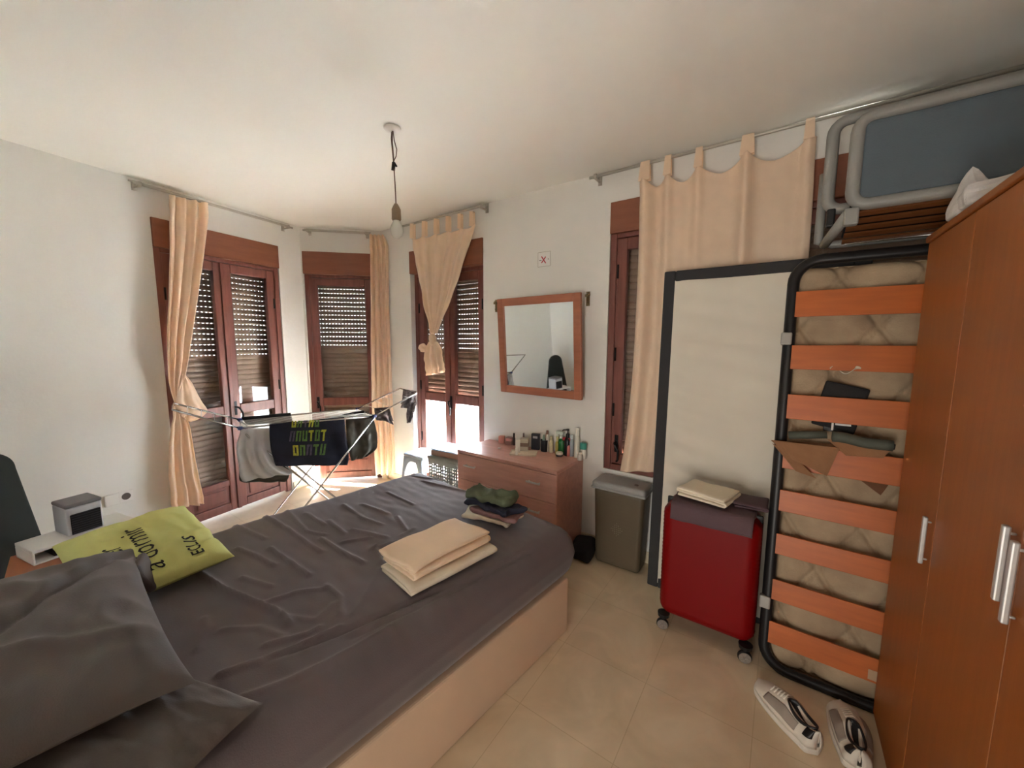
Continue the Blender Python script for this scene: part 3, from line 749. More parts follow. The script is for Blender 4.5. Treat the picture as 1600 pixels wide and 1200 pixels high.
# ---- items on the dresser
def at(px, py, z=H_):
    p = onz(px, py, z); lim = 2.505 if py > 690 else 2.50
    if p.y > lim: p.x *= lim/p.y; p.y = lim
    return p
MTc = {}
def cm(rgb, rough=.4, **k):
    key = (rgb, rough)
    if key not in MTc: MTc[key] = mat('item_%d_%d_%d' % rgb, rgb, rough, **k)
    return MTc[key]
def bottle(px, py, r, h, body, cap, label, capkind='cap', neck=.35, caph=.2, name='bottle', cat='bottle', flat=1, extra=None):
    p = at(px, py); o = thing(name, (p.x, p.y, H_), label, cat)
    hb = h*(1-caph)
    MB().lathe([(0, 0), (r*.95, 0), (r, .004), (r, hb*.78), (r*.85, hb*.88), (r*neck, hb*.97), (r*neck, hb)], n=18, sy=flat).build('body', body, o, smooth=True, bevel=0)
    if capkind == 'cap':
        MB().lathe([(r*neck*1.25, hb*.97), (r*neck*1.25, h-.003), (r*neck*1.1, h), (0, h)], n=16, sy=flat).build('cap', cap, o, smooth=False, bevel=.001)
    elif capkind == 'pump':
        mb = MB().lathe([(r*neck*1.3, hb*.97), (r*neck*1.3, hb+.02), (r*.18, hb+.024), (r*.18, h-.014), (r*.4, h-.012), (r*.4, h), (0, h)], n=14)
        mb.tube([(0, 0, h-.007), (-.03, -.012, h-.009), (-.036, -.015, h-.016)], .005, 8); mb.build('pump', cap, o, smooth=False)
    elif capkind == 'trigger':
        mb = MB().lathe([(r*neck*1.3, hb*.97), (r*neck*1.3, hb+.018), (r*.3, hb+.022), (r*.3, h-.02), (0, h-.02)], n=14)
        mb.box((-.045, -.010, h-.024), (.018, .010, h)); mb.tube([(-.028, 0, h-.024), (-.034, 0, h-.045), (-.03, 0, h-.06)], .005, 8)
        mb.build('trigger', cap, o, bevel=.003)
    elif capkind == 'spray':
        MB().lathe([(r*.75, hb*.95), (r*.75, h-.006), (r*.6, h), (0, h)], n=16).build('cap', cap, o, smooth=False, bevel=.001)
    return o
def ibox(px, py, w, d, h, m, label, rz=0, name='box', cat='box', band=None, band2=None):
    p = at(px, py); o = thing(name, (p.x, p.y, H_), label, cat, rz=rz)
    MB().box((-w/2, -d/2, 0), (w/2, d/2, h)).build('carton', m, o, bevel=.002)
    if band: MB().box((-w/2-.0006, -d/2-.0006, h*band[0]), (w/2+.0006, d/2+.0006, h*band[1])).build('band', band[2], o)
    if band2: MB().box((-w*.28, -d/2-.001, h*band2[0]), (w*.28, -d/2, h*band2[1])).build('sticker', band2[2], o)
    return o
pinkm = cm((206, 150, 142), .4); brn = cm((128, 104, 92), .5)
ibox(784, 686, .045, .04, .06, pinkm, 'small pink gift carton at the far left of the things on the dresser', .3)
ibox(796, 689, .05, .045, .06, cm((150, 116, 108), .3), 'brownish pink carton beside the slim black-capped bottle on the dresser', .2, band=(.55, .9, pinkm))
bottle(803, 693, .012, .10, cm((74, 62, 62), .3), cm((20, 20, 22), .3), 'slim dark bottle with a black cap behind the little tray on the dresser', neck=.5, caph=.3)
# tray with perfume items
p = at(818, 709); tr = thing('tray', (p.x, p.y, H_), 'cream rectangular tray near the front edge of the dresser', 'tray', rz=.45)
mb = MB().box((-.10, -.06, 0), (.10, .06, .006)); mb.build('tray_base', 'cream', tr, bevel=.003)
mb = MB()
for a_, b_ in (((-.10, -.06, .006), (.10, -.054, .013)), ((-.10, .054, .006), (.10, .06, .013)), ((-.10, -.054, .006), (-.094, .054, .013)), ((.094, -.054, .006), (.10, .054, .013))): mb.box(a_, b_)
mb.build('rim', 'cream', tr, bevel=.002)
def on_tray(o): o.location.z = H_+.0065; return o
on_tray(ibox(819, 705, .062, .05, .095, cm((196, 186, 170), .5), 'beige carton with a brown band standing on the cream tray', .45, band=(.38, .68, brn)))
on_tray(ibox(809, 708, .035, .012, .095, cm((232, 228, 220), .5), 'white slim carton on the cream tray, next to the banded one', .45))
on_tray(ibox(807, 712, .018, .018, .05, cm((240, 236, 226), .4), 'tiny white block at the front of the cream tray', .45))
bottle(818, 698, .028, .115, cm((204, 186, 160), .25), 'chrome', 'squat perfume bottle with a thin nozzle, behind the banded carton on the dresser', capkind='cap', neck=.2, caph=.28, name='perfume_bottle')
ibox(837, 696, .065, .03, .125, cm((38, 42, 54), .4), 'dark navy carton with a small white sticker standing on the dresser', .25, band2=(.72, .86, cm((170, 172, 180), .5)))
# cup with brushes
p = at(851, 704); cu = thing('brush_cup', (p.x, p.y, H_), 'black cup on the dresser holding a sponge and tubes', 'cup')
MB().lathe([(0, 0), (.030, 0), (.032, .09), (.029, .09), (.027, .004), (0, .004)], n=20).build('cup', cm((26, 28, 34), .4), cu, smooth=False, bevel=.001)
def inner(px, rgb, r, h, dx, dy, label, cat, name):
    o = thing(name, (p.x+dx, p.y+dy, H_+.005), label, cat)
    MB().lathe([(0, 0), (r*.7, 0), (r, h*.3), (r, h*.85), (r*.6, h), (0, h)], n=12).build('tube', cm(rgb, .5), o, smooth=True)
inner(0, (132, 152, 140), .011, .125, -.004, -.008, 'grey-green sponge brush standing in the black cup', 'brush', 'makeup_brush')
inner(0, (222, 220, 214), .009, .13, -.014, .008, 'white brush standing in the black cup', 'brush', 'makeup_brush')
inner(0, (208, 120, 82), .008, .135, .014, .004, 'orange tube standing in the black cup', 'tube', 'cosmetic_tube')
bottle(855, 697, .012, .165, cm((226, 222, 214), .4), cm((120, 90, 80), .4), 'slim white bottle standing just behind the black cup', neck=.6, caph=.15)
bottle(861, 702, .017, .125, cm((214, 206, 178), .4), cm((200, 190, 160), .4), 'small cream bottle between the black cup and the green bottle', neck=.5, caph=.2)
bottle(871, 698, .017, .13, cm((176, 166, 84), .3), cm((206, 200, 150), .4), 'yellowish bottle directly left of the green spray bottle', neck=.5, caph=.25)
bottle(877, 706, .026, .175, cm((36, 112, 58), .25), cm((206, 216, 206), .4), 'green spray bottle with a white trigger on the dresser', capkind='trigger', caph=.28, flat=.7)
bottle(887, 693, .026, .20, cm((28, 28, 34), .3), cm((18, 18, 20), .3), 'tall black pump bottle at the back of the dresser', capkind='pump', neck=.4, caph=.28)
bottle(888, 712, .022, .135, cm((206, 120, 112), .3), cm((176, 60, 66), .4), 'pink spray bottle in front of the black pump bottle', capkind='trigger', caph=.3, neck=.3)
bottle(893, 704, .016, .16, cm((148, 160, 170), .35), cm((190, 200, 206), .4), 'blue-grey bottle next to the tall white can', neck=.6, caph=.15)
bottle(901, 713, .020, .215, cm((222, 218, 206), .35), cm((236, 232, 224), .4), 'tall white spray can on the dresser', capkind='spray', caph=.25, neck=.8)
bottle(911, 716, .023, .115, cm((226, 224, 216), .4), cm((60, 150, 138), .4), 'round white bottle with a teal cap at the right end of the dresser', neck=.85, caph=.38, flat=.8)
bottle(906, 719, .017, .06, cm((214, 206, 196), .3), cm((220, 216, 206), .3), 'low clear bottle in front of the tall white can', neck=.5, caph=.2)
p = at(874, 713); o = thing('cream_jar', (p.x, p.y, H_), 'small round white cream jar in front of the green bottle', 'jar')
MB().lathe([(0, 0), (.022, 0), (.025, .004), (.025, .018), (0, .018)], n=20).build('pot', cm((60, 60, 58), .4), o)
MB().lathe([(.026, .016), (.026, .03), (.024, .032), (0, .032)], n=20).build('lid', cm((230, 222, 206), .35), o)
o = ibox(780, 701, .022, .014, .008, cm((226, 224, 216), .5), 'tiny white object lying alone at the left end of the dresser top', .3, name='small_case', cat='case')

# ================================================================ STOOL + CRATE (between dresser and door)
sx_, sy_ = -2.68, 2.36
st = thing('stool', (sx_, sy_, 0), 'pale blue-white plastic stool standing in front of the bright balcony door', 'stool')
MB().rbox((.26, .24, .03), .012, (0, 0, .455), .02).build('seat', 'bluewhite', st, smooth=True)
mb = MB()
for k in range(4):   # arched side walls: legs splayed with an arch between
    a = pi/2*k
    Mr = rotM('Z', a)
    def side(u, v, Mr=Mr):
        x_ = (u-.5)*.24*(1+.25*(1-v)); zlo = .41*max(0, 1-(abs(u-.5)/.40)**3)**.5
        z_ = zlo + (.445-zlo)*v
        return Mr @ V((x_*(1+.1*(.445-z_)), -.115-.05*(.445-z_)/.445, z_))
    mb.grid(side, 31, 6)
mb.build('legs', 'bluewhite', st, smooth=True, solid=.006)
cr = thing('storage_crate', (-2.245, 2.33, 0), 'grey perforated plastic crate standing between the stool and the dresser', 'crate')
def crate_side(mb, w, h, t, M, nx, nz_):
    mx, mz = w/(nx+1), h/(nz_+1)
    s = .55
    for i in range(nx+1):
        cx0 = -w/2+mx*(i+.5); mb.box((cx0-mx*(1-s)/2, 0, 0), (cx0+mx*(1-s)/2, t, h), M)
    for j in range(nz_+1):
        c = mz*(j+.5); mb.box((-w/2, .0005, c-mz*(1-s)/2), (w/2, t-.0005, c+mz*(1-s)/2), M)
    mb.box((-w/2, -.003, h-.03), (w/2, t+.002, h), M); mb.box((-w/2, -.001, 0), (w/2, t+.001, .03), M)
cw, cd, ch = .34, .28, .50
mb = MB()
crate_side(mb, cw, ch, .005, T(0, -cd/2, 0), 12, 17); crate_side(mb, cw, ch, .005, T(0, cd/2-.005, 0), 12, 17)
crate_side(mb, cd, ch, .005, T(-cw/2+.005, 0, 0) @ rotM('Z', pi/2), 10, 17); crate_side(mb, cd, ch, .005, T(cw/2, 0, 0) @ rotM('Z', pi/2), 10, 17)
mb.build('basket_body', 'greyplastic', cr)
MB().box((-cw/2, -cd/2, 0), (cw/2, cd/2, .01)).build('bottom', 'greyplastic', cr)
MB().rbox((.36, .30, .03), .012, (0, 0, .515), .02).build('lid', 'greyplastic', cr, smooth=True)
o = MB().box((-.16, -.11, 0), (.16, .11, .045)).build('carton_box', cm((150, 116, 104), .5), None, bevel=.003); o.matrix_world = T(-2.25, 2.33, .532) @ rotM('Z', .1)
tag(o, 'flat brownish carton lying on the grey crate', 'box')
o = MB().box((-.165, -.115, 0), (.165, .115, .010)).build('magazine', cm((170, 205, 240), .25), None, bevel=.002); o.matrix_world = T(-2.25, 2.33, .579) @ rotM('Z', .05)
tag(o, 'glossy pale blue magazine on top of the flat carton on the crate', 'magazine')

# ================================================================ LAUNDRY BASKET
lb = thing('laundry_basket', (-.82, 2.44, 0), 'tall dark brown plastic laundry basket with a grey lid, between dresser and leaning panel', 'laundry basket')
W1, Dp = .335, .17
def bface(M, w0, w1, h, nx, nzz, mb, holes):
    pass
def lbw(w):
    k = .90+.10*(w.z+.265)/.53
    w = V((w.x*k, w.y*k, w.z))
    # fine woven relief over the wall
    if abs(w.z) < .22:
        r = .0012*sin(w.z*260)*sin(w.x*260 if abs(w.y) > .07 else w.y*260)
        w.y += math.copysign(r, w.y) if abs(w.y) > .07 else 0
    return w
MB().rbox((W1, Dp, .53), .03, (0, 0, .265), .008, disp=lbw).build('basket_body', 'basket', lb, smooth=True)
mb = MB()
for i in range(7):     # little ventilation studs in a lozenge on the front
    for j in range(7):
        if abs(i-3)+abs(j-3) <= 3:
            x_, z_ = (i-3)*.012, .27+(j-3)*.014; mb.box((x_-.0018, -Dp/2*.95-.0025, z_-.0018), (x_+.0018, -Dp/2*.95+.004, z_+.0018))
mb.build('front_openings', cm((150, 140, 120), .5), lb)
MB().rbox((W1+.02, Dp+.02, .05), .02, (0, 0, .55), .015).build('lid', 'lid', lb, smooth=True)
MB().rbox((W1+.028, Dp+.028, .016), .007, (0, 0, .53), .015).build('lid_rim', 'lid', lb, smooth=True)
MB().lathe([(0, 0), (.014, 0), (.012, .004), (0, .004)], (.10, -.02, .5745), 14).build('lid_button', 'greyink', lb)

# black bag on the floor beside the dresser
o = MB().rbox((.15, .22, .10), .035, (0, 0, 0), .012, disp=lambda w: V((w.x*(1+.15*nz(w, 12, 3)), w.y*(1+.1*nz(w, 10, 5)), w.z*(1+.25*w.x*3)+.01*nz(w, 14, 1)))).build('bag', 'black', None, smooth=True)
o.matrix_world = T(-1.058, 2.38, .055) @ rotM('Z', .2); tag(o, 'small crumpled black bag on the floor between dresser and laundry basket', 'bag')

# ================================================================ LEANING WHITE PANEL (bed base on end)
LZ = 1.905; lean = atan2(.075, 1.90)
wp = thing('upholstered_bed_base', (-.60, 2.312, 0), 'upholstered single bed base stood on end, white fabric face in a dark rim', 'bed base')
ML = rotM('X', -lean); Wp = .90
rim = MB(); rw = .062
rim.box((0, 0, 0), (rw, .045, LZ), ML).box((Wp-rw, 0, 0), (Wp, .045, LZ), ML).box((rw, 0, 0), (Wp-rw, .045, rw), ML).box((rw, 0, LZ-rw), (Wp-rw, .045, LZ), ML).box((rw, .02, rw), (Wp-rw, .045, LZ-rw), ML)
rim.build('rim', 'darkrim', wp, bevel=.008, seg=3)
def wf(u, v):
    x_ = rw-.006+u*(Wp-2*rw+.012); z_ = rw*.5+v*(LZ-rw*1.5+.006)
    e = exp(-u*3.2)
    y_ = .004 - .006*sin(pi*u)**.3*sin(pi*v)**.3
    y_ += -.016*e*min(1, u*9)*sin(z_*55+5*nz((0, 0, z_), 2)+u*9)*(.4+.6*nz((0, 0, z_), 3, 2)+.3) * (1 if z_ < 1.5 else .4)
    y_ += -.007*max(0, .6-z_)*sin(z_*60+u*7)*min(1, u*10)
    y_ = max(y_, .003 if u < .04 else -.02)
    return ML @ V((x_, y_, z_))
MB().grid(wf, 60, 170).build('fabric_face', 'whitefabric', wp, smooth=True)

# ================================================================ SLATTED BED FRAME + MATTRESS
LZ2 = 1.90; lean2 = atan2(.235, 1.885)
MS = rotM('X', -lean2)
sb = thing('slatted_bed_frame', (-.004, 2.0, 0), 'black steel tube bed frame with orange-brown slats, stood on end beside the wardrobe', 'bed frame')
Ws = .90; r_ = .019; cr_ = .12
pts = []
for (cx0, cz0, a0) in ((Ws-cr_, cr_, -pi/2), (Ws-cr_, LZ2-cr_, 0), (cr_, LZ2-cr_, pi/2), (cr_, cr_, pi)):
    pts += [MS @ V((cx0+(cr_-r_)*cos(a0+pi/2*k/8), 0, cz0+(cr_-r_)*sin(a0+pi/2*k/8))) for k in range(9)]
# straight run in between is implied by the closed ring
MB().tube(pts, r_, 10, closed=True, flat=1.25).build('tube_frame', 'tube', sb, smooth=True)
def splane(px, py, dy=0): 
    q = onp(px, py, V((0, 2.0+dy, 0)), V((0, -cos(lean2), sin(lean2)))); return q
slat_px = [(1243, 457, 496), (1240, 540, 577), (1233, 616, 654), (1226, 692, 731), (1220, 764, 797), (1215, 832, 864), (1210, 903, 935), (1204, 968, 1002)]
MSI = (T(-.004, 2.0, 0) @ MS).inverted()
slz = []
for (x_, y0_, y1_) in slat_px:
    a_ = MSI @ splane(x_, y0_); b_ = MSI @ splane(x_, y1_); z1, z0 = a_.z, b_.z; slz.append((z0, z1))
    def sl(u, v, z0=z0, z1=z1):
        return V((.012+u*(Ws-.024), -.010-.012*sin(pi*u), z0+(z1-z0)*v))
    g = MB().grid(sl, 20, 3); g.build('slat', 'slat', sb, solid=.010, M=MS, bevel=.002)
for (zc, s) in ((MSI @ splane(1230, 530)).z, 0), ((MSI @ splane(1198, 938)).z, 0):
    MB().box((-.012, -.03, zc-.028), (.03, .004, zc+.028), MS).build('slat_clip', cm((168, 166, 160), .4), sb, bevel=.006)
MB().box((.37, -.028, slz[-1][0]+.01), (.40, -.022, slz[-1][0]+.05), MS).build('slat_label', cm((180, 150, 120), .5), sb)
# mattress behind slats
mt = thing('mattress', (.03, 2.03, 0), 'cream quilted single mattress stood on end behind the slats of the black bed frame', 'mattress')
def quilt(w):
    w = w.copy()
    if w.y < -.03:
        s = .27
        a = (w.x+w.z*.62)/s; b = (w.x-w.z*.62)/s
        da = abs(a-round(a))*s; db = abs(b-round(b))*s
        w.y += .020*min(1.3, exp(-(da/.012)**2)+exp(-(db/.012)**2)) - .012*(1-min(1, exp(-(da/.05)**2)+exp(-(db/.05)**2)))
        w.y += .004*nz(w, 9, 2)
    return w
MB().rbox((.85, .11, 1.84), .04, (.425, .058, .935), .010, disp=quilt).build('ticking', 'mattress', mt, smooth=True, M=MS)
# things tucked between the slats
o = MB().rbox((.15, .022, .20), .008, (0, 0, 0), .012).build('wallet', 'black', None, smooth=True)
q = splane(1312, 640); o.matrix_world = T(q.x, q.y+.006, q.z+.01) @ MS @ rotM('Y', radians(12)); tag(o, 'black pouch tucked behind the third slat of the black bed frame', 'pouch')
pr_ = onp(1312, 580, V((0, 2.0, 0)), V((0, -cos(lean2), sin(lean2))))
mb = MB().grid(lambda u, v: V((-.035+u*.10, -.012+.01*sin(6*u)-.012*v, .012*sin(u*9)+.014*v*(1 if u < .3 or u > .8 else .3))), 24, 4)
o = mb.build('ribbon', 'whitecloth', None, smooth=True, solid=.002); o.matrix_world = T(pr_.x, pr_.y, pr_.z); tag(o, 'small white ribbon poking out above the black pouch in the slats', 'ribbon')
q = splane(1320, 662)
o = MB().box((-.05, -.008, -.03), (.05, .008, .03)).box((-.02, -.010, -.028), (-.014, -.008, .01)).build('tag_card', cm((34, 32, 32), .4), None, bevel=.001)
mb = MB().box((-.024, -.0105, -.024), (-.017, -.0085, .012)).box((-.012, -.0105, .000), (.04, -.0085, .010)); 
mb.build('white_marks', 'white', o)
o.matrix_world = T(q.x-.02, q.y+.002, q.z-.01) @ MS; tag(o, 'black card with white marks showing below the third slat', 'card')
# brown paper bag folded over the fourth slat
pbg = thing('paper_bag', splane(1270, 712), 'crumpled brown paper bag hung over the fourth slat of the black bed frame', 'paper bag')
def quad(pxs, dys, n=14, crump=.004, sd=0):
    P = [onp(x, y, V((0, 2.0-d, 0)), V((0, -cos(lean2), sin(lean2)))) for (x, y), d in zip(pxs, dys)]
    def fn(u, v):
        a = P[0].lerp(P[1], u); b = P[3].lerp(P[2], u); p = a.lerp(b, v)
        return p + V((0, -1, .2))*crump*nz(p, 25, sd)
    return MB().grid(fn, n, n)
quad([(1205, 688), (1300, 694), (1315, 702), (1225, 706)], [.02, .02, .05, .07], sd=1).build('bag_top', 'cardboard', pbg, smooth=False, solid=.003, world=True)
quad([(1207, 688), (1312, 700), (1292, 744), (1226, 712)], [.075, .055, .06, .075], sd=2).build('front_panel', 'cardboard', pbg, smooth=False, solid=.003, world=True)
quad([(1206, 692), (1240, 712), (1276, 748), (1243, 736)], [.05, .045, .045, .05], sd=3).build('side_gusset', 'cardboard', pbg, smooth=False, solid=.003, world=True)
quad([(1292, 686), (1392, 702), (1380, 716), (1322, 712)], [.05, .045, .045, .055], sd=4).build('second_flap', 'cardboard', pbg, smooth=False, solid=.003, world=True)
quad([(1328, 738), (1392, 752), (1376, 774), (1360, 762)], [-.001, -.001, -.001, -.001], sd=5).build('hanging_corner', cm((112, 74, 48), .8), pbg, smooth=False, solid=.003, world=True)
a_, b_ = onp(1300, 682, V((0, 1.95, 0)), V((0, -cos(lean2), sin(lean2)))), onp(1395, 698, V((0, 1.95, 0)), V((0, -cos(lean2), sin(lean2))))
o = thing('paper_roll', a_, 'grey-green rolled paper lying on the fourth slat above the brown bag', 'roll')
MB().tube([a_.lerp(b_, k/8)+V((0, 0, .003*sin(k))) for k in range(9)], .022, 14).build('roll', 'greengrey', o, smooth=True, world=True)
MB().tube([b_-V((0, 0, 0)), b_.lerp(a_, -.03)], .012, 10).build('roll_core', 'blackplastic', o, smooth=True, world=True)
a_, b_ = onp(1232, 680, V((0, 1.96, 0)), V((0, -cos(lean2), sin(lean2)))), onp(1292, 679, V((0, 1.96, 0)), V((0, -cos(lean2), sin(lean2))))
o = thing('paper_roll', a_, 'shorter grey-green roll lying inside the mouth of the brown paper bag', 'roll')
MB().tube([a_, b_], .017, 14).build('roll', 'greengrey', o, smooth=True, world=True)

# ================================================================ SUITCASE
sc = thing('suitcase', (-.24, 2.10, 0), 'red hard-shell suitcase on wheels standing in front of the white panel', 'suitcase')
def shell(w):
    w = w.copy()
    if abs(w.z) < .27:
        e = max(0, (abs(w.x)-.15)/.06)
        r = .0035*min(1, e)*sin(w.z*150+abs(w.x)*90)
        if abs(w.y) > .08: w.y += math.copysign(r, w.y)
        else: w.x += math.copysign(r, w.x)
    if abs(w.y) > .1: w.y += math.copysign(.0005*sin(w.x*110), w.y)*(1 if abs(w.x) < .15 else 0)
    return w
MB().rbox((.425, .245, .60), .055, (0, 0, .38), .0075, disp=shell).build('shell', 'red', sc, smooth=True)
MB().rbox((.43, .016, .605), .007, (0, 0.0, .38), .02).build('zip_band', 'blackplastic', sc, smooth=True)
for sx in (-1, 1):
    for sy in (-1, 1):
        x_, y_ = sx*.185, sy*.105
        w_ = MB().lathe([(0, .084), (.030, .084), (.028, .066), (.018, .058), (0, .058)][::-1], (x_, y_, 0), 14).tube([(x_, y_, .062), (x_-sx*.0, y_-.012, .034)], .008, 6).build('caster', 'blackplastic', sc, smooth=False)
        MB().lathe([(0, -.010), (.027, -.010), (.030, -.005), (.030, .005), (.027, .010), (0, .010)], (x_, y_-.014, .030), 22, M=rotM('Z', radians(12)) @ rotM('X', pi/2)).build('wheel', 'blackplastic', w_, smooth=False)
        for k in range(5):
            a_ = 2*pi*k/5; Mw = rotM('Z', radians(12))
            MB().tube([V((x_, y_-.014, .030)) + Mw @ V((0, -.0115, 0)), V((x_, y_-.014, .030)) + Mw @ V((.021*cos(a_), -.0115, .021*sin(a_)))], .0024, 6).build('spoke', 'wheel', w_, smooth=True)
        MB().lathe([(.019, .0), (.0255, .0), (.0255, .002), (.019, .002)], V((x_, y_-.014, .030)) + rotM('Z', radians(12)) @ V((0, -.0098, 0)), 20, M=rotM('Z', radians(12)) @ rotM('X', pi/2)).build('hub', 'wheel', w_, smooth=False)
mb = MB().tube([(-.06, 0, .676), (-.05, 0, .69), (.05, 0, .69), (.06, 0, .676)], .009, 8); mb.build('top_handle', 'blackplastic', sc, smooth=True)
# plum cloth drooping over its top
def plum(u, v):
    x_ = -.175+.35*u + .008*nz((u*3, v*3, 0), 1, 4); y_ = -.15+.27*v
    z_ = .700+.006*nz((u*5, v*5, 0), 1, 2)
    if v < .14: z_ -= .075*((.14-v)/.14)**1.0; y_ = -.15+.27*.14-.022-.014*(1-v/.14)
    return V((x_, y_, z_))
o = MB().grid(plum, 40, 40).build('folded_bedding', 'plum', None, smooth=True, solid=.014)
o.matrix_world = T(-.232, 2.10, -.0); tag(o, 'plum-coloured folded cloth draped over the top of the red suitcase', 'folded cloth')
cloth_stack('folded_garment', 'crumpled greyish plum garment on the suitcase behind the white cloth', 'plum', (-.085, 2.14, .713), .1, .13, .15, 2, .009, .006, 9, 'garment')
cloth_stack('towel', 'white folded towel on top of the red suitcase pile', 'whitecloth', (-.268, 2.11, .720), radians(-12), .215, .20, 3, .012, .003, 11, 'towel')

# ================================================================ WARDROBE
wd = thing('wardrobe', (.388, 1.97, 0), 'tall orange-brown wooden wardrobe with bar handles filling the right side of the room', 'wardrobe')
HW = 1.865; DPW = .57; LW = 1.45
MB().box((.018, -LW, 0), (DPW, 0, HW-.02)).build('carcass', 'wardrobe', wd, bevel=.003)
MB().box((-.008, -LW-.005, HW-.02), (DPW+.003, .004, HW)).build('top_panel', 'wardrobe', wd, bevel=.003)
seams = [0, -.41, -.862, -1.2, -LW]
hp = {0: (-.383, .845, .99), 1: (-.842, .995, 1.15), 2: (-.882, .972, 1.135)}
for k in range(4):
    d = MB().box((0, seams[k+1]+.0015, .03), (.018, seams[k]-.0015, HW-.022)).build('door', 'wardrobe', wd, bevel=.002)
    if k in hp:
        y_, z0, z1 = hp[k]
        mb = MB().box((-.020, y_-.007, z0), (-.009, y_+.007, z1)).box((-.010, y_-.003, z0+.012), (.0, y_+.003, z0+.018)).box((-.010, y_-.003, z1-.018), (0, y_+.003, z1-.012))
        mb.build('handle', 'alu', d, bevel=.003)
# bag on top
def bagd(w):
    e = 1+.55*nz(w, 11, 2)+.25*nz(w, 25, 4)
    q = V((w.x*e, w.y*e, w.z*(1+.5*nz(w, 9, 6))))
    if w.z > 0: q.z += .13*(max(0, w.y-.02)/.08)*max(0, w.z)/.04*max(0, 1-abs(w.x+.02)/.05)
    return q
o = MB().rbox((.13, .20, .075), .035, (0, 0, 0), .010, disp=bagd).build('plastic_bag', 'plasticbag', None, smooth=False)
o.matrix_world = T(.455, 1.74, HW+.048); tag(o, 'crumpled white plastic bag lying on top of the wardrobe', 'bag')

# ================================================================ FOLDED GREY BED ON TOP
fb = thing('folding_bed', (.11, 2.05, 1.90), 'folded grey metal guest bed with blue-grey padding, stored high above the leaning bed frame', 'folding bed')
def rect_tube(x0, x1, z0, z1, y, r, rc=.05, M=None, n=8, flat=1):
    P = []
    for (cx0, cz0, a0) in ((x1-rc, z0+rc, -pi/2), (x1-rc, z1-rc, 0), (x0+rc, z1-rc, pi/2), (x0+rc, z0+rc, pi)):
        P += [V((cx0+rc*cos(a0+pi/2*k/5), y, cz0+rc*sin(a0+pi/2*k/5))) for k in range(6)]
    return MB().tube(P, r, n, closed=True, flat=flat)
yF = 2.06
zt1 = ony(1345, 185, yF).z; zb1 = ony(1330, 322, yF).z; x1_ = ony(1337, 250, yF).x
rect_tube(x1_, .99, zb1, zt1, yF, .023, .05).build('front_frame', 'greytube', fb, smooth=True, world=True)
MB().rbox((.99-x1_-.03, .04, zt1-zb1-.03), .018, ((.99+x1_)/2, yF+.012, (zt1+zb1)/2), .03, disp=lambda w: w+V((0, .006*nz(w, 5, 3), 0))).build('padding', 'bluegrey', fb, smooth=True, world=True)
yB = 2.24
x2_ = ony(1298, 260, yB).x; zt2 = ony(1305, 192, yB).z; zb2 = ony(1290, 330, yB).z
rect_tube(x2_, .99, zb2, min(zt2, 2.53), yB, .023, .05).build('middle_frame', 'greytube', fb, smooth=True, world=True)
yC = 2.37; x3_ = ony(1283, 330, yC).x
MB().tube([(x3_, yC, ony(1290, 272, yC).z), (x3_, yC, 1.965), (x3_+.05, yC, 1.95), (.99, yC, 1.95)], .018, 8).build('rear_frame', 'greytube', fb, smooth=True, world=True)
# sloping slatted underside
A_, B_ = V((0, 2.06, zb1-.012)), V((0, 2.33, 1.945))
mb = MB().tube([(x1_-.01, A_.y, A_.z-.02), (x3_+.02, B_.y, B_.z)], .02, 8)
mb.build('lower_frame', 'greytube', fb, smooth=True, world=True)
MB().tube([(.99, A_.y, A_.z-.02), (.99, B_.y, B_.z)], .015, 8).build('lower_frame', 'greytube', fb, smooth=True, world=True)
mb = MB(); q_ = V((0, .012, .03)); mb.add([V((x1_+.0, A_.y, A_.z))+q_, V((.985, A_.y, A_.z))+q_, V((.985, B_.y, B_.z))+q_, V((x1_+.0, B_.y, B_.z))+q_], [(0, 1, 2, 3)])
mb.build('dark_backing', 'black', fb, solid=.01, world=True)  # black sheet added to put darkness behind the slats
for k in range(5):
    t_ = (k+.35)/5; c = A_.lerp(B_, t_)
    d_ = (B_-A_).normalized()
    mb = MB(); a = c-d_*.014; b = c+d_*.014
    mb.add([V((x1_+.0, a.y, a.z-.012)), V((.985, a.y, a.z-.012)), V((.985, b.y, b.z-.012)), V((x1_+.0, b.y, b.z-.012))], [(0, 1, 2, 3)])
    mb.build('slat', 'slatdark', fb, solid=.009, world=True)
MB().box((x1_-.02, yF-.02, zb1-.075), (x1_+.025, yF+.02, zb1-.01)).build('corner_bracket', 'greytube', fb, bevel=.006, world=True)
MB().box((x2_+.0, yB-.03, zb2-.075), (x2_+.03, yB+.01, zb2-.0)).build('corner_bracket', 'blackplastic', fb, bevel=.006, world=True)
MB().tube([(x1_+.01, 2.30, 1.935), (.95, 2.30, 1.935)], .006, 8).build('brace_wire', 'chrome', fb, smooth=True, world=True)

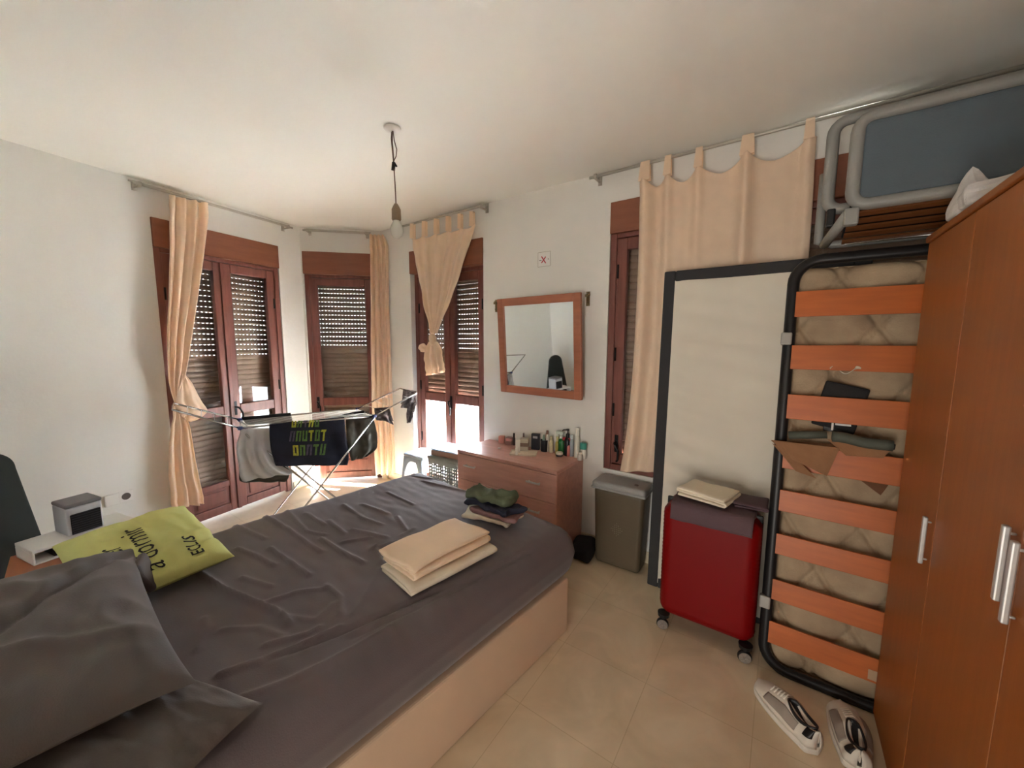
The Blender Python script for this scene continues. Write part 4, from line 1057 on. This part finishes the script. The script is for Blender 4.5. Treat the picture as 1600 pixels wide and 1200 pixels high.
# ================================================================ TRAINERS
def shoe(M, label):
    o = thing('trainer', (0, 0, 0), label, 'shoe', group=None); o.matrix_world = M
    L_ = .285
    def halfw(t):   # t 0 heel .. 1 toe
        return .62*(.068+.026*sin(pi*min(1, max(0, (t-.15)/.85)))**1.0 + .004*sin(pi*t)) * (1-max(0, (t-.86)/.14)**2.2*.75) * (1-max(0, (.10-t)/.10)**2*.45) * (max(0, min(1, t/.05))*max(0, min(1, (1-t)/.04)))**.5
    def out(t): return .010*sin((t-.3)*pi*1.1)
    def sole(u, v):
        a = 2*pi*u; t = .5-.5*cos(pi*min(max(v, 0), 1)); hw = halfw(t)*1.06
        h = .034-.010*t+.012*max(0, t-.8)*2; z0 = .018*max(0, (t-.75)/.25)**2+.006*max(0, (.1-t)/.1)
        ca, sa = cos(a), sin(a); x_ = out(t)+hw*math.copysign(abs(ca)**.5, ca); z_ = z0+h/2+h/2*math.copysign(abs(sa)**.5, sa)
        return V((x_, t*L_, z_))
    MB().grid(sole, 20, 34, wrapu=True).build('sole', 'shoewhite', o, smooth=True)
    def top(t):   # height of the upper
        if t < .42: return .105-.018*sin(pi*t/.42)
        return .105-(t-.42)/.58*.062
    def upper(u, v):
        a = pi*u; t = .004+.99*v; hw = halfw(t)*.96
        hgt = top(t)-.03; ca = cos(a); sa = sin(a)
        nar = 1-.42*(sa**1.5)*(1 if t < .6 else 1-(t-.6)/.5*.5)
        x_ = out(t)+hw*ca*(nar if sa > 0 else 1); z_ = .030+hgt*(sa**.75)
        if t < .5 and sa > .92: z_ -= .05*min(1, (.5-t)*6)*(sa-.92)/.08   # collar opening
        return V((x_, t*L_, z_))
    up = MB().grid(upper, 31, 46).build('upper', 'shoewhite', o, smooth=True, solid=.003)
    def collar(u, v):
        a = 2*pi*u; k = 1-.16*v; c = V((out(.25), .25*L_, 0)); x_ = c.x+.024*cos(a)*k; y_ = .075+.058*sin(a)*k
        return V((x_, y_, top(y_/L_)+.002-.05*v))
    MB().grid(collar, 24, 5, wrapu=True).build('collar_lining', 'blackplastic', o, smooth=True, solid=.005)
    def dark_opening(u, v):
        a = 2*pi*u; yy = .075+.056*sin(a)*v; return V((out(.25)+.025*cos(a)*v, yy, top(yy/L_)-.010-.012*(1-v)))
    MB().grid(dark_opening, 20, 3, wrapu=True).build('dark_opening', 'black', o)  # raised black disc stands in for the dark inside of the shoe
    mb = MB()
    for k in range(5):
        t = .50+.055*k; y_ = t*L_; z_ = top(t)+.004
        mb.tube([(out(t)-.022, y_, z_-.008), (out(t), y_+.004, z_+.002), (out(t)+.022, y_, z_-.008)], .0032, 6)
    mb.build('laces', 'shoewhite', o, smooth=True)
    for s in (-1, 1):   # side panels hugging the upper
        def pan(u, v, s=s):
            t = .22+.5*u; y_ = t*L_; a = radians(12+34*v); hw = halfw(t)*.96; hg = top(t)-.03
            nar = 1-.42*(sin(a)**1.5)
            return V((out(t)+s*(hw*cos(a)*nar+.0035), y_, .030+hg*sin(a)**.75))
        MB().grid(pan, 20, 8).build('side_panel', 'shoegrey', up, smooth=True, solid=.002)
    def hs(u, v):
        t = .03+.10*u; a = radians(25+40*v); hw = halfw(t)*.96; hg = top(t)-.03
        return V((out(t)-(hw*cos(a)*(1-.42*sin(a)**1.5)+.004), t*L_, .03+hg*sin(a)**.75))
    MB().grid(hs, 8, 8).build('heel_patch', 'blackplastic', up, smooth=True, solid=.002)
    return o
def shoeM(toe, heel, roll=0):
    d = V((toe[0]-heel[0], toe[1]-heel[1], 0)).normalized()
    return T(heel[0], heel[1], 0) @ rotM('Z', atan2(d.y, d.x)-pi/2) @ rotM('Y', roll)
shoe(shoeM((-.005, 1.862), (.205, 1.66)), 'white trainer with a dark lining on the floor, the one nearer the suitcase')
shoe(shoeM((.278, 1.925), (.318, 1.655)) @ T(0, 0, .0), 'white trainer on the floor closest to the wardrobe')

# ================================================================ NIGHTSTAND AREA
ns = thing('nightstand', (-2.93, .22, 0), 'small brown wooden nightstand between the bed and the socket wall', 'nightstand', rz=radians(-6))
MB().box((-.13, -.2, .40), (.28, .2, .425)).build('top', 'nightwood', ns, bevel=.004)
MB().box((-.11, -.19, .06), (.26, .18, .40)).build('body', 'nightwood', ns, bevel=.003)
d = MB().box((-.10, -.205, .25), (.25, -.19, .39)).build('drawer', 'nightwood', ns, bevel=.003)
MB().lathe([(0, 0), (.012, 0), (.014, .012), (0, .016)], (.02, -.205, .32), 12, M=rotM('X', pi/2)).build('knob', 'chrome', d)
for a_, b_ in ((-.09, -.17), (.24, -.17), (-.09, .16), (.24, .16)):
    MB().box((a_-.015, b_-.015, 0), (a_+.015, b_+.015, .06)).build('leg', 'nightwood', ns, bevel=.002)
cf = onz(107, 840, .50); cg = onz(160, 778, .665); ang = atan2(.126, -.027); wcool = .135
ux, uy = V((cos(ang), sin(ang), 0)), V((-sin(ang), cos(ang), 0))
# white organiser the cooler stands on
oc = cf+ux*.07
og = thing('organiser_tray', (cf.x, cf.y, .4255), 'white open-fronted organiser under the little air cooler on the nightstand', 'organiser', rz=ang)
mb = MB().box((-.13, -.03, .058), (.25, .17, .074)).box((-.13, -.03, 0), (.25, .17, .008)).box((-.13, -.03, .008), (-.122, .17, .058)).box((.242, -.03, .008), (.25, .17, .058)).box((.06, -.03, .008), (.066, .17, .058)).box((-.13, .162, .008), (.25, .17, .058))
mb.build('shelf', 'white', og, bevel=.003)
MB().box((-.06, -.02, .0095), (.05, .12, .045)).build('dark_cavity', 'blackplastic', og, bevel=.004)  # black blocks stand in for the shade inside the open compartments
MB().box((.08, -.02, .0095), (.22, .12, .04)).build('dark_cavity', 'blackplastic', og, bevel=.004)
ac = thing('air_cooler', (cf.x, cf.y, .5005), 'small boxy white and grey air cooler with a dark grille on the nightstand', 'air cooler', rz=ang)
hc = .165
MB().box((0, 0, 0), (wcool, .152, hc-.02)).build('housing', 'coolergrey', ac, bevel=.008, seg=3)
MB().box((-.002, -.002, hc-.02), (wcool+.002, .152, hc)).build('top_plate', 'coolertop', ac, bevel=.008, seg=3)
gr = MB().box((.014, -.003, .006), (wcool-.008, .001, hc-.055)).build('grille', 'blackplastic', ac, bevel=.003)
mb = MB()
for k in range(9): mb.box((.018, -.006, .012+k*.012), (wcool-.012, -.003, .016+k*.012))
mb.build('louvres', cm((44, 44, 50), .4), gr)
# clutter: clear bottle-ish ring on nightstand
q = onz(52, 862, .44)
o = MB().lathe([(.030, 0), (.040, .0), (.040, .012), (.030, .012), (.030, 0)], (0, 0, 0), 24).build('bracelet', 'beige', None, smooth=False)
o.location = (q.x, q.y, .4255); tag(o, 'pale ring-shaped object lying on the nightstand in front of the dark board', 'ring')
cb = [onz(60, 868, .44), onz(100, 855, .44), onz(118, 848, .455)]
o = thing('charging_cable', (cb[0].x, cb[0].y, .4255), 'thin white cable curling over the front of the nightstand', 'cable')
MB().tube([V((c.x, c.y, .429)) for c in (onz(48, 872, .43), onz(64, 868, .43), onz(80, 866, .43), onz(96, 858, .43))], .003, 6).build('cord', 'white', o, smooth=True, world=True)

# ironing board leaning behind the nightstand
ib = thing('ironing_board', (-3.17, .0, 0), 'dark upright ironing board with a rounded nose leaning beside the nightstand', 'ironing board')
Hb = .94
def prof(z):
    if z > Hb-.10: return .105*sqrt(max(0, 1-(1-(Hb-z)/.10)**2))
    return min(.17, .105+.065*(Hb-.10-z)/.42)
N_ = 40; zs = [Hb*(1-(1-k/N_)**1.6) for k in range(N_+1)]
mbb = MB(); L_ = [(-prof(z), z) for z in zs]; R_ = [(prof(z), z) for z in reversed(zs)]
poly_ = [(a, b) for a, b in L_+R_[1:]]
Mi = T(0, 0, 0) @ rotM('Z', radians(122)) @ rotM('X', pi/2)
mbb.prism(poly_, -.018, .018, M=Mi)
mbb.build('padded_cover', 'board', ib, bevel=.012, seg=3)
MB().tube([Mi @ V((-.10, .25, -.035)), Mi @ V((.0, .75, -.035)), Mi @ V((.10, .25, -.035))], .010, 8).build('folded_legs', 'rail', ib, smooth=True)
# pale upholstered headboard end at the very left
hb = MB().rbox((1.40, .07, .60), .03, (0, 0, 0), .05).build('headboard', 'palegrey', bed, smooth=True, M=T(-BW/2, -BL-.04, .62))

# ================================================================ DRYING RACK
zR = .88
bl, brr, fr_, fl_ = onz(375, 656, zR), onz(558, 639, zR), onz(585, 650, zR), onz(375, 669, zR)
Lr = V((TL.x, TL.y, 0))
mid = (bl+brr+fr_+fl_)/4; ax = ((brr-bl)+(fr_-fl_)).normalized(); ac_ = V((ax.y, -ax.x, 0)); 
rk = thing('drying_rack', (mid.x, mid.y, 0), 'folding metal clothes drying rack with raised wings, standing in the bay', 'drying rack')
MB().tube([bl, brr, fr_, fl_], .007, 8, closed=True).build('centre_frame', 'chrome', rk, smooth=True, world=True)
tr1, tr2 = onz(625, 607, 1.075), onz(651, 614, 1.055)
MB().tube([brr, tr1.lerp(brr, .05), tr1, tr1.lerp(tr2, .5), tr2, tr2.lerp(fr_, .05), fr_], .0065, 8).build('wing', 'chrome', rk, smooth=True, world=True)
tl1, tl2 = onz(271, 630, 1.05), onz(269, 640, 1.06)
tl1 = V((tl1.x, tl1.y, tl1.z))
MB().tube([bl, tl1, tl1.lerp(tl2, .5), tl2, fl_], .0065, 8).build('wing', 'chrome', rk, smooth=True, world=True)
mb = MB()
for k in range(1, 8): mb.tube([bl.lerp(fl_, k/8), brr.lerp(fr_, k/8)], .0022, 5)
for k in (1, 2, 3, 4):
    mb.tube([brr.lerp(tr1, k/5), fr_.lerp(tr2, k/5)], .002, 5); mb.tube([bl.lerp(tl1, k/5), fl_.lerp(tl2, k/5)], .002, 5)
mb.build('wires', 'white', rk, smooth=True, world=True)
for q in (bl, brr, fr_, fl_):
    MB().rbox((.03, .03, .026), .008, q, .01).build('hinge_joint', cm((60, 74, 130), .4), rk, smooth=True, world=True)
# legs: two U frames crossing
def floorpt(px0, py0, px1, py1, Pt):
    """floor point below the line traced in the picture, in the vertical plane through Pt along the rack"""
    n = V((-ax.y, ax.x, 0)); d = ray(px0, py0).cross(ray(px1, py1))
    # intersection of plane(d through camera), plane(n through Pt) and floor z=0
    A = Matrix((tuple(d), tuple(n), (0, 0, 1))); b = V((d.dot(CP), n.dot(Pt), 0)); return A.inverted() @ b
f1 = floorpt(578, 661, 486, 781, fr_); f2 = floorpt(400, 695, 503, 775, fl_)
f1b = floorpt(479, 734, 436, 785, brr); 
w_ac = (brr-fr_)
MB().tube([fr_+V((0, 0, -.01)), f1+V((0, 0, .01)), f1+w_ac*1.0+V((0, 0, .01)), brr+V((0, 0, -.01))], .0075, 8).build('leg_frame', 'chrome', rk, smooth=True, world=True)
w2 = (bl-fl_)*1.0
MB().tube([fl_+V((0, 0, -.012)), f2+V((0, 0, .01)), f2+w2+V((0, 0, .01)), bl+V((0, 0, -.012))], .0075, 8).build('leg_frame', 'chrome', rk, smooth=True, world=True)
# --- clothes on the rack
nR = V((ac_.x, ac_.y, 0))
if nR.dot(CP-mid) < 0: nR = -nR
def hang(name, label, rows, P, m, nf=3, amp=.01, cat='garment', sd=0, thick=.004, back=True, nu=40, nv=30, dz=.0):
    o = thing(name, onp(rows[0][0], rows[0][1], P, nR), label, cat)
    mb = cloth(rows, P, nR, nf, amp, nu, nv, sd=sd, ampf=lambda v: .15+v)
    mb.build('front', m, o, smooth=True, solid=thick, world=True)
    if back:   # part folded over the wire, hanging behind
        rb = [rows[0]] + [(r[0], rows[0][1]+(r[1]-rows[0][1])*.8, r[2], rows[0][3]+(r[3]-rows[0][3])*.8) for r in rows[1:]]
        mb = cloth(rb, V(P)-nR*.03, nR, nf, amp, nu//2, nv//2, sd=sd+3, ampf=lambda v: .15+v)
        mb.build('back', m, o, smooth=True, solid=thick, world=True)
    return o
Pfront = fl_+nR*.012
ts = hang('t_shirt', 'navy t-shirt with yellow-green lettering print hung on the drying rack', [(421,663,538,652),(421,680,540,674),(423,700,542,697),(427,716,545,713),(431,728,543,727)], fl_+nR*.016, 'navy', 2, .008, sd=1)
hang('shirt', 'light grey shirt hanging at the left end of the drying rack', [(377,671,423,667),(372,690,424,688),(370,705,426,705),(373,725,434,722),(375,742,452,735),(379,752,470,738)], fl_+nR*.006, 'greycloth', 3, .016, sd=2)
hang('trousers', 'charcoal trousers behind the grey shirt, their hem showing below it on the rack', [(376,700,440,700),(374,730,450,726),(374,748,452,744),(378,753,446,753)], fl_-nR*.08, 'darkgrey', 2, .008, sd=5, back=False)
hang('garment', 'dark olive garment hanging at the right end of the drying rack', [(540,656,583,652),(541,672,587,670),(543,690,590,690),(546,708,587,703),(549,720,572,714)], fr_-nR*.04, 'darkgrey', 2, .012, sd=3)
hang('trousers', 'black garment folded over the back bar of the drying rack', [(377,652,454,645),(381,658,456,654),(386,663,457,661)], bl+nR*.012, 'black', 2, .003, sd=4)
hang('garment', 'long black garment lying along the wires behind the navy t-shirt', [(500,655,568,641),(500,659,570,645),(500,662,572,648)], mid+nR*.0, 'black', 2, .003, sd=14, back=False)
hang('sock', 'small mottled grey cloth pinned on the right wing near the joint', [(585,638,608,636),(586,648,610,645),(588,656,612,655),(600,656,615,664)], fr_+ax*.03-nR*.05, 'sock', 2, .010, sd=6, cat='underwear', nu=20, nv=16)
hang('sock', 'dark patterned sock at the tip of the right rack wing', [(630,608,650,611),(629,618,650,622),(628,630,650,634),(626,637,640,638)], tr1.lerp(tr2, .6), 'sock', 2, .008, sd=7, cat='sock', nu=20, nv=16)
hang('sock', 'second dark sock hanging lowest from the tip of the right rack wing', [(637,632,650,628),(636,642,648,642),(635,652,645,650),(636,661,641,660)], tr1.lerp(tr2, .85), 'sock', 1.5, .008, sd=8, cat='sock', nu=20, nv=16)
# print on the t-shirt: three rows of letter-like blocks
PT = fl_+nR*.026
ymat = [mat('print_yellow', (176, 178, 60), .7, var=.3, vscale=60), mat('print_green', (92, 128, 66), .7, var=.3, vscale=60), mat('print_violet', (86, 76, 104), .7, var=.3, vscale=60)]
rnd = random.Random(3)
rowsP = [(455, 500, 658, 668, 5), (452, 511, 674, 690, 6), (457, 510, 696, 712, 5)]
tf = [c for c in bpy.data.objects if c.parent == ts and c.name.startswith('front')][0]
mats_mb = [MB(), MB(), MB()]
for ri, (xa, xb, ya, yb, n) in enumerate(rowsP):
    w_ = (xb-xa)/n
    for k in range(n):
        x0 = xa+k*w_+.8; x1 = x0+w_-2.0; sl_ = -.05*(x0-xa); a, b = ya+sl_, yb+sl_*.4
        mbk = mats_mb[rnd.choice([0, 0, 1, 1, 1, 2]) if not (ri == 1 and k == 0) else 2]; tilt = rnd.uniform(-1.2, 1.2)
        kind = rnd.choice('oulnt')
        def blk(xx0, yy0, xx1, yy1): 
            q = [onp(xx0+tilt, yy0, PT, nR), onp(xx1+tilt, yy0-.4, PT, nR), onp(xx1-tilt, yy1-.3, PT, nR), onp(xx0-tilt, yy1, PT, nR)]; mbk.add(q, [(0, 1, 2, 3)])
        s = (x1-x0)*.36
        if kind in 'oun': blk(x0, a, x0+s, b); blk(x1-s, a, x1, b)
        if kind in 'on': blk(x0+s, a, x1-s, a+3.2)
        if kind in 'ou': blk(x0+s, b-3.2, x1-s, b)
        if kind == 'l': blk(x0, a, x0+s, b); blk(x0+s, b-3.2, x1, b)
        if kind == 't': blk(x0, a, x1, a+3.4); blk((x0+x1)/2-s/2, a+3.4, (x0+x1)/2+s/2, b)
for i, m_ in enumerate(mats_mb):
    m_.build('lettering', ymat[i], tf, world=True, solid=.002)

# ================================================================ LIGHT
w = bpy.data.worlds.new('sky'); scene.world = w; w.use_nodes = True
bg = w.node_tree.nodes['Background']; bg.inputs[0].default_value = (.81, .91, 1.0, 1); bg.inputs[1].default_value = 19.0
sun = bpy.data.lights.new('sun', 'SUN'); sun.energy = 170; sun.angle = radians(.6); sun.color = (.97, .99, 1)
so = bpy.data.objects.new('sun', sun); COL.objects.link(so)
sd_ = V((-1, -.50, -.60)).normalized(); so.rotation_euler = sd_.to_track_quat('-Z', 'Y').to_euler()
hl = bpy.data.lights.new('hallway_fill', 'AREA'); hl.shape = 'RECTANGLE'; hl.size = .8; hl.size_y = 1.4; hl.energy = 19; hl.color = (1, .95, .88)  # added fill lamp behind the camera, lifts the near side of the room
ho = bpy.data.objects.new('hallway_fill', hl); COL.objects.link(ho); ho.location = (-.3, -1.35, .75)
ho.rotation_euler = V((.12, 1, .4)).to_track_quat('-Z', 'Y').to_euler()

scene.view_settings.view_transform = 'Standard'; scene.view_settings.look = 'None'; scene.view_settings.gamma = 1
scene.view_settings.use_curve_mapping = False; scene.view_settings.exposure = 1.08
scene.cycles.max_bounces = 14; scene.cycles.diffuse_bounces = 9; scene.cycles.glossy_bounces = 5; scene.cycles.transparent_max_bounces = 16
scene.cycles.sample_clamp_indirect = 60
scene.cycles.use_denoising = True
bpy.context.view_layer.update()
